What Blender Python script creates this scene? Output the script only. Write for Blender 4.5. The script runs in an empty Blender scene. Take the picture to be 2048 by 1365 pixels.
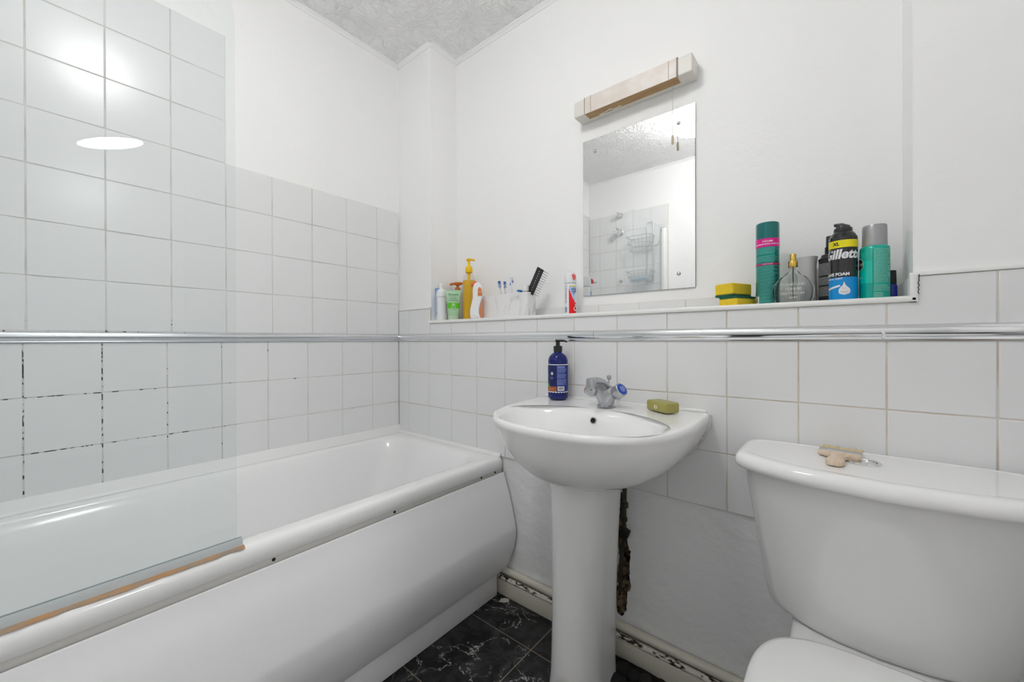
import bpy, bmesh, math, random
from mathutils import Vector, Matrix
random.seed(7)
PI = math.pi
sc = bpy.context.scene
col = sc.collection

# ---------------------------------------------------------------- camera, world, exposure
cam_data = bpy.data.cameras.new('camera')
cam_data.sensor_width = 36.0
cam_data.lens = 787.342 / 2048 * 36.0
cam_data.clip_start = 0.02
cam = bpy.data.objects.new('camera', cam_data)
col.objects.link(cam)
CAM = Vector((1.6611, -1.1503, 0.9705))
R_, U_, F_ = Vector((.7742, .6329, -.0029)), Vector((.0008, .0036, 1.0)), Vector((-.6329, .7742, -.0023))
cam.matrix_world = Matrix(((R_.x, U_.x, -F_.x, CAM.x), (R_.y, U_.y, -F_.y, CAM.y),
                           (R_.z, U_.z, -F_.z, CAM.z), (0, 0, 0, 1)))
sc.camera = cam
world = bpy.data.worlds.new('world')
sc.world = world
world.use_nodes = True
world.node_tree.nodes['Background'].inputs[0].default_value = (.9, .95, 1, 1)
world.node_tree.nodes['Background'].inputs[1].default_value = 0.3
vs = sc.view_settings
vs.view_transform = 'Standard'
vs.look = 'None'
vs.gamma = 1.0
vs.use_curve_mapping = False
vs.exposure = 0.55
LAMP_POWER = 21.0      # emission of the round bathroom ceiling light
HALL_POWER = 70.0      # emission of the light in the hall outside the door
cy = sc.cycles
cy.max_bounces = 14
cy.diffuse_bounces = 8
cy.glossy_bounces = 6
cy.transmission_bounces = 10
cy.transparent_max_bounces = 16
cy.sample_clamp_indirect = 6.0
cy.caustics_reflective = True
cy.blur_glossy = .6
cy.caustics_refractive = False
cy.use_denoising = True


# ---------------------------------------------------------------- materials
def new_mat(name):
    m = bpy.data.materials.new(name)
    m.use_nodes = True
    return m, m.node_tree.nodes, m.node_tree.links, m.node_tree.nodes['Principled BSDF']


def mat(name, c, rough=.5, metal=0, coat=0, bump=None, spec=.5, trans=0, ior=1.45, sss=0):
    m, n, l, b = new_mat(name)
    b.inputs['Base Color'].default_value = (*c, 1)
    b.inputs['Roughness'].default_value = rough
    b.inputs['Metallic'].default_value = metal
    b.inputs['Coat Weight'].default_value = coat
    b.inputs['Specular IOR Level'].default_value = spec
    b.inputs['Transmission Weight'].default_value = trans
    b.inputs['IOR'].default_value = ior
    if bump:
        sca, dist, stren = bump
        tc = n.new('ShaderNodeTexCoord')
        t = n.new('ShaderNodeTexNoise')
        t.inputs['Scale'].default_value = sca
        t.inputs['Detail'].default_value = 4
        bp = n.new('ShaderNodeBump')
        bp.inputs['Distance'].default_value = dist
        bp.inputs['Strength'].default_value = stren
        l.new(tc.outputs['Object'], t.inputs['Vector'])
        l.new(t.outputs['Fac'], bp.inputs['Height'])
        l.new(bp.outputs['Normal'], b.inputs['Normal'])
    return m


def noise_mix(m, c1, c2, scale, lo, hi, detail=6, distort=0, vec_scale=None):
    """Base colour moves from c1 to c2 where a noise rises from lo to hi."""
    n, l = m.node_tree.nodes, m.node_tree.links
    b = n['Principled BSDF']
    tc = n.new('ShaderNodeTexCoord')
    t = n.new('ShaderNodeTexNoise')
    t.inputs['Scale'].default_value = scale
    t.inputs['Detail'].default_value = detail
    t.inputs['Distortion'].default_value = distort
    if vec_scale:
        mp = n.new('ShaderNodeMapping')
        mp.inputs['Scale'].default_value = vec_scale
        l.new(tc.outputs['Object'], mp.inputs['Vector'])
        l.new(mp.outputs['Vector'], t.inputs['Vector'])
    else:
        l.new(tc.outputs['Object'], t.inputs['Vector'])
    r = n.new('ShaderNodeMapRange')
    r.inputs['From Min'].default_value = lo
    r.inputs['From Max'].default_value = hi
    l.new(t.outputs['Fac'], r.inputs['Value'])
    mx = n.new('ShaderNodeMix')
    mx.data_type = 'RGBA'
    mx.inputs['A'].default_value = (*c1, 1)
    mx.inputs['B'].default_value = (*c2, 1)
    l.new(r.outputs['Result'], mx.inputs['Factor'])
    l.new(mx.outputs['Result'], b.inputs['Base Color'])
    return r, mx


def emit(name, c, s):
    m, n, l, b = new_mat(name)
    n.remove(b)
    e = n.new('ShaderNodeEmission')
    e.inputs[0].default_value = (*c, 1)
    e.inputs[1].default_value = s
    l.new(e.outputs[0], n['Material Output'].inputs[0])
    return m


def thin_glass(name, tint, ior=1.5, rough=0.0):
    m, n, l, b = new_mat(name)
    n.remove(b)
    t = n.new('ShaderNodeBsdfTransparent')
    t.inputs[0].default_value = (*tint, 1)
    g = n.new('ShaderNodeBsdfGlossy')
    g.inputs['Roughness'].default_value = rough
    f = n.new('ShaderNodeFresnel')
    f.inputs['IOR'].default_value = ior
    mx = n.new('ShaderNodeMixShader')
    geo = n.new('ShaderNodeNewGeometry')
    front = n.new('ShaderNodeMath')      # the pane reflects where a ray enters it, not again from inside
    front.operation = 'SUBTRACT'
    front.inputs[0].default_value = 1.0
    l.new(geo.outputs['Backfacing'], front.inputs[1])
    mf = n.new('ShaderNodeMath')
    mf.operation = 'MULTIPLY'
    l.new(f.outputs[0], mf.inputs[0])
    l.new(front.outputs[0], mf.inputs[1])
    l.new(mf.outputs[0], mx.inputs[0])
    l.new(t.outputs[0], mx.inputs[1])
    l.new(g.outputs[0], mx.inputs[2])
    l.new(mx.outputs[0], n['Material Output'].inputs[0])
    return m


M = {}
M['paint'] = mat('wall_paint', (.90, .90, .90), .55, bump=(28, .004, .35))
M['paint_low'] = mat('old_wall_paint', (.82, .825, .83), .45, bump=(22, .008, .55))
M['tile'] = mat('white_tile', (.79, .795, .80), .2, bump=(9, .0006, .25), spec=.4)
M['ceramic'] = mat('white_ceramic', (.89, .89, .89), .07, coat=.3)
M['ceramic_shaded'] = mat('shaded_ceramic', (.73, .73, .725), .10, coat=.3)  # white ceramic darkened: shade on cistern body and pan put into the colour
M['acrylic'] = mat('bath_acrylic', (.88, .885, .885), .13, coat=.2)
M['panel'] = mat('bath_panel', (.85, .85, .87), .28, bump=(220, .0005, .3))
M['plastic_w'] = mat('white_plastic', (.84, .84, .83), .3)
M['bead'] = mat('silicone_bead', (.84, .84, .83), .35)
M['cream'] = mat('cream_gloss_paint', (.66, .63, .54), .3, bump=(40, .002, .3))
M['chrome'] = mat('chrome', (.80, .81, .83), .09, 1)
M['chrome_dull'] = mat('dull_chrome', (.70, .72, .75), .24, 1, bump=(90, .0006, .5))
M['tap_chrome'] = mat('tap_chrome', (.48, .49, .51), .16, 1, bump=(70, .0004, .4))
M['steel'] = mat('steel', (.55, .56, .58), .25, 1)
M['mirror'] = mat('mirror_silver', (.93, .94, .935), .0, 1)
M['mirror_edge'] = mat('mirror_edge', (.25, .28, .28), .2)
M['glass'] = thin_glass('screen_glass', (.972, .985, .986))
M['black'] = mat('black_plastic', (.012, .012, .013), .35)
M['black_m'] = mat('black_matt', (.02, .02, .022), .55)
M['dark'] = mat('dark_hole', (.012, .010, .008), .9)
M['white'] = mat('white_print', (.85, .85, .85), .35)
M['blue_print'] = mat('blue_print', (.02, .12, .5), .35)
M['navy'] = mat('navy_print', (.02, .05, .2), .4)

# ceiling: swirled texture coat
m, n, l, b = new_mat('textured_ceiling')
b.inputs['Base Color'].default_value = (.94, .94, .935, 1)
b.inputs['Roughness'].default_value = .42
tc = n.new('ShaderNodeTexCoord')
t1 = n.new('ShaderNodeTexNoise'); t1.inputs['Scale'].default_value = 5; t1.inputs['Detail'].default_value = 2
va = n.new('ShaderNodeVectorMath'); va.operation = 'MULTIPLY_ADD'
va.inputs[1].default_value = (.55, .55, .55)
wv = n.new('ShaderNodeTexWave'); wv.wave_type = 'RINGS'; wv.inputs['Scale'].default_value = 9
wv.inputs['Distortion'].default_value = 9; wv.inputs['Detail'].default_value = 3; wv.inputs['Detail Scale'].default_value = 3
t2 = n.new('ShaderNodeTexNoise'); t2.inputs['Scale'].default_value = 26; t2.inputs['Detail'].default_value = 5; t2.inputs['Distortion'].default_value = 1.5
mu = n.new('ShaderNodeMath'); mu.operation = 'MULTIPLY'
bp = n.new('ShaderNodeBump'); bp.inputs['Strength'].default_value = .8; bp.inputs['Distance'].default_value = .009
l.new(tc.outputs['Object'], t1.inputs['Vector'])
l.new(t1.outputs['Color'], va.inputs[0]); l.new(tc.outputs['Object'], va.inputs[2])
l.new(va.outputs[0], wv.inputs['Vector']); l.new(va.outputs[0], t2.inputs['Vector'])
l.new(wv.outputs['Fac'], mu.inputs[0]); l.new(t2.outputs['Fac'], mu.inputs[1])
l.new(mu.outputs[0], bp.inputs['Height']); l.new(bp.outputs['Normal'], b.inputs['Normal'])
M['ceiling'] = m


def grout(name, base, dirt, lo, hi, mould=False):
    m = mat(name, base, .8)
    r, mx = noise_mix(m, base, dirt, 9, lo, hi, 5)
    if mould:   # black mould spots in the joints of the wet end, below the rail
        n, l = m.node_tree.nodes, m.node_tree.links
        tc = n.new('ShaderNodeTexCoord')
        t = n.new('ShaderNodeTexNoise'); t.inputs['Scale'].default_value = 55; t.inputs['Detail'].default_value = 3
        t3 = n.new('ShaderNodeTexNoise'); t3.inputs['Scale'].default_value = 5
        l.new(tc.outputs['Object'], t.inputs['Vector']); l.new(tc.outputs['Object'], t3.inputs['Vector'])
        sep = n.new('ShaderNodeSeparateXYZ'); l.new(tc.outputs['Object'], sep.inputs[0])
        ry = n.new('ShaderNodeMapRange'); ry.inputs['From Min'].default_value = -.45; ry.inputs['From Max'].default_value = -1.1
        ry.inputs['To Min'].default_value = .02; ry.inputs['To Max'].default_value = .20
        l.new(sep.outputs['Y'], ry.inputs['Value'])
        rz = n.new('ShaderNodeMapRange'); rz.inputs['From Min'].default_value = 1.15; rz.inputs['From Max'].default_value = .95
        rz.inputs['To Min'].default_value = -.8
        l.new(sep.outputs['Z'], rz.inputs['Value'])
        a = n.new('ShaderNodeMath'); a.operation = 'MULTIPLY'
        l.new(ry.outputs[0], a.inputs[0]); l.new(rz.outputs[0], a.inputs[1])
        s = n.new('ShaderNodeMath'); s.operation = 'MULTIPLY_ADD'; s.inputs[1].default_value = .45
        l.new(t3.outputs['Fac'], s.inputs[0]); l.new(t.outputs['Fac'], s.inputs[2])
        s2 = n.new('ShaderNodeMath'); s2.operation = 'ADD'
        l.new(s.outputs[0], s2.inputs[0]); l.new(a.outputs[0], s2.inputs[1])
        rr = n.new('ShaderNodeMapRange'); rr.inputs['From Min'].default_value = .93; rr.inputs['From Max'].default_value = .97
        l.new(s2.outputs[0], rr.inputs['Value'])
        m2 = n.new('ShaderNodeMix'); m2.data_type = 'RGBA'
        m2.inputs['B'].default_value = (.03, .03, .03, 1)
        l.new(mx.outputs['Result'], m2.inputs['A']); l.new(rr.outputs[0], m2.inputs['Factor'])
        l.new(m2.outputs['Result'], n['Principled BSDF'].inputs['Base Color'])
    return m


M['grout_left'] = grout('grey_grout', (.70, .69, .66), (.50, .47, .43), .44, .72, True)
M['grout_back'] = grout('beige_grout', (.68, .64, .575), (.50, .42, .32), .45, .7)

# floor: black marble-effect vinyl tiles
m, n, l, b = new_mat('black_marble_vinyl')
b.inputs['Roughness'].default_value = .34
b.inputs['Specular IOR Level'].default_value = .35
tc = n.new('ShaderNodeTexCoord')
def nn(scale, detail, dist=0.0, rough=.6):
    t = n.new('ShaderNodeTexNoise')
    t.inputs['Scale'].default_value = scale; t.inputs['Detail'].default_value = detail
    t.inputs['Distortion'].default_value = dist; t.inputs['Roughness'].default_value = rough
    l.new(tc.outputs['Object'], t.inputs['Vector'])
    return t
def math_(op, a, bb=None, cc=None):
    q = n.new('ShaderNodeMath'); q.operation = op
    for i, v in enumerate((a, bb, cc)):
        if v is None: continue
        if isinstance(v, (int, float)): q.inputs[i].default_value = v
        else: l.new(v, q.inputs[i])
    return q.outputs[0]
def rng(v, a, bb, c=0.0, d=1.0):
    q = n.new('ShaderNodeMapRange')
    q.inputs['From Min'].default_value = a; q.inputs['From Max'].default_value = bb
    q.inputs['To Min'].default_value = c; q.inputs['To Max'].default_value = d
    l.new(v, q.inputs['Value'])
    return q.outputs[0]
def mixc(f, a, bb):
    q = n.new('ShaderNodeMix'); q.data_type = 'RGBA'
    l.new(f, q.inputs['Factor'])
    for s, v in (('A', a), ('B', bb)):
        if isinstance(v, tuple): q.inputs[s].default_value = (*v, 1)
        else: l.new(v, q.inputs[s])
    return q.outputs['Result']
cloud = rng(nn(14, 8, .6, .7).outputs['Fac'], .42, .75)
c0 = mixc(cloud, (.004, .004, .0045), (.055, .055, .058))
v1 = math_('ABSOLUTE', math_('SUBTRACT', nn(7, 5, 1.2).outputs['Fac'], .5))
vein = rng(v1, .0, .009, 1, 0)
patch = rng(nn(5, 2).outputs['Fac'], .46, .56)
vein = math_('MULTIPLY', vein, patch)
c1 = mixc(vein, c0, (.58, .58, .55))
speck = rng(nn(95, 3).outputs['Fac'], .70, .74)
c2 = mixc(speck, c1, (.30, .30, .30))
sep = n.new('ShaderNodeSeparateXYZ'); l.new(tc.outputs['Object'], sep.inputs[0])
def joint(v, off, pitch, w):
    f = math_('FRACT', math_('DIVIDE', math_('SUBTRACT', v, off - pitch * 20), pitch))
    d = math_('MINIMUM', f, math_('SUBTRACT', 1.0, f))
    return math_('LESS_THAN', d, w / pitch)
jl = math_('MAXIMUM', joint(sep.outputs['X'], .9265, .305, .0012), joint(sep.outputs['Y'], -.163, .288, .0010))
c3 = mixc(jl, c2, (.33, .27, .19))
l.new(c3, b.inputs['Base Color'])
M['floor'] = m


# ---------------------------------------------------------------- mesh helpers
def world_loc(o):
    v = Vector((0, 0, 0))
    while o is not None:
        v = v + o.location
        o = o.parent
    return v


def obj(name, bm, m, parent=None, local=False, angle=35, smooth=True, flat=None):
    """Link bm as ONE mesh object. Shapes of a parent's parts are given in world coordinates unless local."""
    if parent is not None and not local:
        bmesh.ops.translate(bm, vec=-world_loc(parent), verts=bm.verts)
    bm.normal_update()
    if smooth:
        lim = math.radians(angle)
        for f in bm.faces:
            f.smooth = flat is None or f.calc_area() < flat
        for e in bm.edges:
            if len(e.link_faces) == 2 and e.calc_face_angle(0) > lim:
                e.smooth = False
    me = bpy.data.meshes.new(name)
    bm.to_mesh(me)
    bm.free()
    for q in (m if isinstance(m, (list, tuple)) else [m]):
        me.materials.append(q)
    o = bpy.data.objects.new(name, me)
    col.objects.link(o)
    o.parent = parent
    return o


def thing(name, label, cat, loc=(0, 0, 0), rotz=0, group=None):
    o = bpy.data.objects.new(name, None)
    o.empty_display_size = .05
    o.location = loc
    o.rotation_euler = (0, 0, rotz)
    col.objects.link(o)
    return tag(o, label, cat, group)


def tag(o, label, cat, group=None):
    o['label'] = label
    o['category'] = cat
    if group:
        o['group'] = group
    return o


def struct(name, bm, m, parent=None, label=None, **k):
    o = obj(name, bm, m, parent, **k)
    if parent is None:
        o['kind'] = 'structure'
    if label:
        o['label'] = label
    return o


def copy_tree(o, parent=None):
    c = o.copy()
    col.objects.link(c)
    c.parent = parent
    for ch in list(o.children):
        copy_tree(ch, c)
    return c


def BM():
    return bmesh.new()


def box(bm, x0, x1, y0, y1, z0, z1, bev=0, seg=2, mi=0):
    vs_ = [bm.verts.new(p) for p in ((x0, y0, z0), (x1, y0, z0), (x1, y1, z0), (x0, y1, z0),
                                     (x0, y0, z1), (x1, y0, z1), (x1, y1, z1), (x0, y1, z1))]
    fs = [bm.faces.new([vs_[i] for i in q]) for q in
          ((0, 3, 2, 1), (4, 5, 6, 7), (0, 1, 5, 4), (1, 2, 6, 5), (2, 3, 7, 6), (3, 0, 4, 7))]
    for f in fs:
        f.material_index = mi
    if bev:
        es = list({e for f in fs for e in f.edges})
        r = bmesh.ops.bevel(bm, geom=es, offset=bev, segments=seg, affect='EDGES', profile=.5)
        for f in r['faces']:
            f.material_index = mi
        vs_ = list({v for f in r['faces'] for v in f.verts} | {v for v in vs_ if v.is_valid})
    return vs_


def loft(bm, rings, cap0=True, cap1=True, closed=True, mi=0):
    rv = [[bm.verts.new(p) for p in r] for r in rings]
    k = len(rv[0])
    for a, b_ in zip(rv, rv[1:]):
        for i in range(k if closed else k - 1):
            j = (i + 1) % k
            f = bm.faces.new((a[i], a[j], b_[j], b_[i]))
            f.material_index = mi
    if cap0:
        bm.faces.new(rv[0][::-1]).material_index = mi
    if cap1:
        bm.faces.new(rv[-1]).material_index = mi
    return rv


def lathe(bm, prof, c=(0, 0, 0), k=40, mi=0, sx=1, sy=1, cap0=True, cap1=True):
    rings = [[(c[0] + r * sx * math.cos(2 * PI * i / k), c[1] + r * sy * math.sin(2 * PI * i / k), c[2] + z)
              for i in range(k)] for r, z in prof]
    return loft(bm, rings, cap0, cap1, mi=mi)


def frame_rings(path, radii, k=16, sx=1.0):
    path = [Vector(p) for p in path]
    if isinstance(radii, (int, float)):
        radii = [radii] * len(path)
    rings = []
    up = None
    for i, p in enumerate(path):
        t = (path[min(i + 1, len(path) - 1)] - path[max(i - 1, 0)]).normalized()
        if up is None:
            up = Vector((0, 0, 1)) if abs(t.z) < .9 else Vector((0, 1, 0))
        s = t.cross(up).normalized()
        up = s.cross(t).normalized()
        rings.append([tuple(p + s * (radii[i] * sx * math.cos(2 * PI * j / k)) + up * (radii[i] * math.sin(2 * PI * j / k)))
                      for j in range(k)])
    return rings


def tube(bm, path, radii, k=14, sx=1.0, mi=0):
    return loft(bm, frame_rings(path, radii, k, sx), mi=mi)


def cyl(bm, a, b_, r0, r1=None, k=24, mi=0):
    return tube(bm, [a, b_], [r0, r1 if r1 is not None else r0], k, mi=mi)


def smooth_path(pts, n_=8):
    pts = [Vector(p) for p in pts]
    out = []
    for i in range(len(pts) - 1):
        p0, p1, p2, p3 = pts[max(i - 1, 0)], pts[i], pts[i + 1], pts[min(i + 2, len(pts) - 1)]
        for s in range(n_):
            t = s / n_
            out.append(.5 * ((2 * p1) + (p2 - p0) * t + (2 * p0 - 5 * p1 + 4 * p2 - p3) * t * t
                             + (3 * p1 - p0 - 3 * p2 + p3) * t ** 3))
    out.append(pts[-1])
    return out


def refine(rows, n_=4):
    """Catmull-Rom refinement of rows of numbers (loft parameters)."""
    out = []
    for i in range(len(rows) - 1):
        p0, p1, p2, p3 = rows[max(i - 1, 0)], rows[i], rows[i + 1], rows[min(i + 2, len(rows) - 1)]
        for s in range(n_):
            t = s / n_
            out.append([.5 * (2 * b1 + (c1 - a1) * t + (2 * a1 - 5 * b1 + 4 * c1 - d1) * t * t
                              + (3 * b1 - a1 - 3 * c1 + d1) * t ** 3) for a1, b1, c1, d1 in zip(p0, p1, p2, p3)])
    out.append(list(rows[-1]))
    return out


def prism(bm, outline, depth, axis='y', at=0.0, bev=0, seg=2, mi=0):
    """Extrude a 2D outline: axis 'y' takes (x,z), 'z' takes (x,y), 'x' takes (y,z); from at to at+depth."""
    def P(u, v, w):
        return {'y': (u, w, v), 'z': (u, v, w), 'x': (w, u, v)}[axis]
    a = [bm.verts.new(P(u, v, at)) for u, v in outline]
    b_ = [bm.verts.new(P(u, v, at + depth)) for u, v in outline]
    fs = [bm.faces.new(a[::-1]), bm.faces.new(b_)]
    k = len(a)
    for i in range(k):
        fs.append(bm.faces.new((a[i], a[(i + 1) % k], b_[(i + 1) % k], b_[i])))
    for f in fs:
        f.material_index = mi
    bmesh.ops.recalc_face_normals(bm, faces=fs)
    if bev:
        es = list(set(list(fs[0].edges) + list(fs[1].edges)))
        r = bmesh.ops.bevel(bm, geom=es, offset=bev, segments=seg, affect='EDGES', profile=.5)
        for f in r['faces']:
            f.material_index = mi


def sweep(bm, prof, a, b_, mi=0):
    """prof: list of 2 offset vectors resolved already as 3D offsets; swept straight from a to b."""
    a, b_ = Vector(a), Vector(b_)
    loft(bm, [[tuple(a + Vector(p)) for p in prof], [tuple(b_ + Vector(p)) for p in prof]], mi=mi)
    bmesh.ops.recalc_face_normals(bm, faces=bm.faces)


def transform(bm, M4, verts=None):
    bmesh.ops.transform(bm, matrix=M4, verts=verts or bm.verts)


# ---- print on round bodies: patches and letters laid on a cylinder of radius r around (0,0), angle in radians
def cpatch(bm, r, a0, a1, z0, z1, mi=0, k=None, wave=0):
    k = k or max(2, int(abs(a1 - a0) / .12) + 1)
    lo, hi = [], []
    for i in range(k + 1):
        a = a0 + (a1 - a0) * i / k
        dz = wave * math.sin(a * 22)
        lo.append(bm.verts.new((r * math.cos(a), r * math.sin(a), z0 + dz)))
        hi.append(bm.verts.new((r * math.cos(a), r * math.sin(a), z1)))
    for i in range(k):
        bm.faces.new((lo[i], lo[i + 1], hi[i + 1], hi[i])).material_index = mi


def cpoly(bm, r, pts, mi=0, rows=12):
    """A flat shape (no row of it broken) laid on the cylinder in narrow strips."""
    z0, z1 = min(p[1] for p in pts), max(p[1] for p in pts)
    def span(z):
        xs = []
        for (a1, y1), (a2, y2) in zip(pts, pts[1:] + pts[:1]):
            if min(y1, y2) <= z <= max(y1, y2) and y1 != y2:
                xs.append(a1 + (a2 - a1) * (z - y1) / (y2 - y1))
        return (min(xs), max(xs)) if xs else None
    e = (z1 - z0) * 1e-4
    lev = [z0 + e + (z1 - z0 - 2 * e) * i / rows for i in range(rows + 1)]
    for za, zb in zip(lev, lev[1:]):
        sa, sb_ = span(za), span(zb)
        if not sa or not sb_:
            continue
        k = max(2, int(max(sa[1] - sa[0], sb_[1] - sb_[0]) / .12) + 1)
        lo = [bm.verts.new((r * math.cos(a), r * math.sin(a), za)) for a in (sa[0] + (sa[1] - sa[0]) * i / k for i in range(k + 1))]
        hi = [bm.verts.new((r * math.cos(a), r * math.sin(a), zb)) for a in (sb_[0] + (sb_[1] - sb_[0]) * i / k for i in range(k + 1))]
        for i in range(k):
            bm.faces.new((lo[i], lo[i + 1], hi[i + 1], hi[i])).material_index = mi


def glyphs(text, size, shear=0, bold=0, align='CENTER'):
    cu = bpy.data.curves.new('lettering', 'FONT')
    cu.body = text
    cu.size = size
    cu.shear = shear
    cu.offset = bold
    cu.resolution_u = 3
    cu.align_x = align
    cu.align_y = 'CENTER'
    o = bpy.data.objects.new('lettering', cu)
    col.objects.link(o)
    dg = bpy.context.evaluated_depsgraph_get()
    me = o.evaluated_get(dg).to_mesh()
    v = [tuple(p.co) for p in me.vertices]
    f = [tuple(p.vertices) for p in me.polygons]
    bpy.data.objects.remove(o)
    bpy.data.curves.remove(cu)
    return v, f


def add_text(bm, text, size, fn, mi=0, shear=0, bold=0, sx=1.0):
    v, f = glyphs(text, size, shear, bold)
    nv = [bm.verts.new(fn(p[0] * sx, p[1])) for p in v]
    for q in f:
        try:
            bm.faces.new([nv[i] for i in q]).material_index = mi
        except ValueError:
            pass


def ctext(bm, text, size, r, a, z, mi=0, shear=0, bold=0, sx=1.0, vertical=False):
    def fn(u, v):
        if vertical:
            u, v = -v, u
        return (r * math.cos(a + u / r), r * math.sin(a + u / r), z + v)
    add_text(bm, text, size, fn, mi, shear, bold, sx)


def small_lines(bm, r, a0, a1, z0, z1, rows, mi=0, seed=0, h=.45):
    """Rows of fine print, too small to read: dashes of word length."""
    rr = random.Random(seed)
    dz = (z1 - z0) / rows
    for i in range(rows):
        a = a0
        end = a1 - rr.random() * .25 * (a1 - a0)
        while a < end:
            w = (.05 + .12 * rr.random()) * min(1, (a1 - a0))
            cpatch(bm, r, a, min(a + w, end), z1 - (i + h) * dz, z1 - i * dz, mi, k=2)
            a += w + .025


def facing(p):
    """Heading from a point to the middle of the room, where the front of a label looks."""
    return math.atan2(CAM.y - p[1], CAM.x - p[0])


# ---------------------------------------------------------------- the room
CEIL = 2.325
NL, NR = .240, 1.788          # sides of the recess above the ledge
NB = .168                     # its depth
LEDGE = 1.058
TT = .007                     # tile thickness

bm = BM(); box(bm, -.15, 2.25, -1.80, .30, CEIL, CEIL + .06)
struct('ceiling', bm, M['ceiling'])
bm = BM(); box(bm, -.15, 2.25, -1.80, .30, -.05, 0)
struct('floor', bm, M['floor'])
bm = BM(); box(bm, -.15, -TT, -1.80, .30, 0, CEIL)
wall_left = struct('wall_left', bm, M['paint'])
bm = BM(); box(bm, -.15, 2.25, -1.80, -1.635 - TT, 0, CEIL)
wall_front = struct('wall_front', bm, M['paint'])
bm = BM()
box(bm, 2.10, 2.20, -.66, .30, 0, CEIL)
box(bm, 2.10, 2.20, -1.80, -1.56, 0, CEIL)
box(bm, 2.10, 2.20, -1.56, -.66, 2.26, CEIL)
struct('wall_right', bm, M['paint'])
# hall beyond the open doorway
bm = BM()
box(bm, 2.20, 4.6, .0, .10, 0, CEIL)
box(bm, 2.20, 4.6, -1.9, -1.80, 0, CEIL)
box(bm, 4.6, 4.7, -1.9, .10, 0, CEIL)
struct('wall_hall', bm, M['paint'])
bm = BM(); box(bm, 2.25, 4.7, -1.9, .10, CEIL, CEIL + .06)
struct('ceiling_hall', bm, M['paint'])
bm = BM(); box(bm, 2.25, 4.7, -1.9, .10, -.05, 0)
struct('floor_hall', bm, mat('hall_carpet', (.35, .33, .30), .9))
bm = BM()
for y0, y1, z0, z1 in ((-1.62, -1.56, 0, 2.30), (-.66, -.60, 0, 2.30), (-1.56, -.66, 2.26, 2.30)):
    box(bm, 2.085, 2.10, y0, y1, z0, z1, .003)
struct('trim_door', bm, M['plastic_w'])

# back wall: lower half with a ragged hole beside the pedestal, piers and the recess above the ledge
bm = BM()
box(bm, -.02, 2.25, TT, .30, 0, 1.048)
low = bpy.data.objects.new('tmp', bpy.data.meshes.new('tmp'))
bm.to_mesh(low.data); bm.free(); col.objects.link(low)
rr = random.Random(3)
bm = BM()
for (hx, hz, w, h) in ((1.158, .235, .022, .05), (1.150, .165, .02, .05), (1.164, .30, .016, .045), (1.150, .40, .02, .10)):
    bmesh.ops.create_icosphere(bm, subdivisions=3, radius=1,
                               matrix=Matrix.Translation((hx, TT, hz)) @ Matrix.Diagonal((w, .03, h, 1)))
for v in bm.verts:
    v.co += Vector((rr.uniform(-.0035, .0035), rr.uniform(-.003, .003), rr.uniform(-.005, .005)))
cut = bpy.data.objects.new('tmp_cut', bpy.data.meshes.new('tmp_cut'))
bm.to_mesh(cut.data); bm.free(); col.objects.link(cut)
md = low.modifiers.new('b', 'BOOLEAN'); md.operation = 'DIFFERENCE'; md.object = cut; md.solver = 'EXACT'
md.use_self = True
me2 = bpy.data.meshes.new_from_object(low.evaluated_get(bpy.context.evaluated_depsgraph_get()))
bpy.data.objects.remove(low); bpy.data.objects.remove(cut)
bm = BM(); bm.from_mesh(me2)
for f in bm.faces:
    c = f.calc_center_median()
    f.material_index = 1 if (1.05 < c.x < 1.25 and .05 < c.z < .55 and c.y > TT + .0008 and c.y < .1) else 0
M['plaster_hole'] = mat('broken_plaster', (.10, .065, .04), .95, bump=(120, .006, .9))
noise_mix(M['plaster_hole'], (.30, .22, .14), (.02, .014, .01), 45, .40, .58)
wall_low = struct('wall_back', bm, [M['paint_low'], M['plaster_hole']], smooth=False)
bm = BM()
box(bm, NL, NR, NB, .30, 1.048, CEIL)
box(bm, -.02, NL, TT, .30, 1.048, CEIL)
box(bm, NR, 2.25, TT, .30, 1.048, CEIL)
wall_up = struct('wall_recess', bm, M['paint'])


# ---------------------------------------------------------------- tiles
def tile_poly(bm, pts, gap, to3, tilt=.0003):
    """One glazed tile: outline in wall coordinates (u,v), rounded front edges, slight lay-in tilt."""
    us = [p[0] for p in pts]; vs2 = [p[1] for p in pts]
    cu, cv = sum(us) / len(us), sum(vs2) / len(vs2)
    k = len(pts)
    area = sum(pts[i][0] * pts[(i + 1) % k][1] - pts[(i + 1) % k][0] * pts[i][1] for i in range(k))
    if area < 0:
        pts = pts[::-1]
    def inset(d):
        out = []
        for i in range(k):
            p0, p1, p2 = Vector(pts[i - 1]), Vector(pts[i]), Vector(pts[(i + 1) % k])
            e1, e2 = (p1 - p0).normalized(), (p2 - p1).normalized()
            n1, n2 = Vector((-e1.y, e1.x)), Vector((-e2.y, e2.x))
            q = p1 + (n1 + n2) * (d / (1 + n1.dot(n2)))
            out.append((q.x, q.y))
        return out
    tu, tv = random.uniform(-tilt, tilt) / .075, random.uniform(-tilt, tilt) / .075
    def D(u, v, d):
        return d + (u - cu) * tu + (v - cv) * tv
    loops = [(gap, -.006), (gap, -.0013), (gap + .0004, -.0005), (gap + .0013, 0.0)]
    rv = []
    for g, d in loops:
        rv.append([bm.verts.new(to3(u, v, D(u, v, d) if d > -.005 else d)) for u, v in inset(g)])
    for a, b_ in zip(rv, rv[1:]):
        for i in range(k):
            bm.faces.new((a[i], a[(i + 1) % k], b_[(i + 1) % k], b_[i]))
    bm.faces.new(rv[-1])


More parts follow.
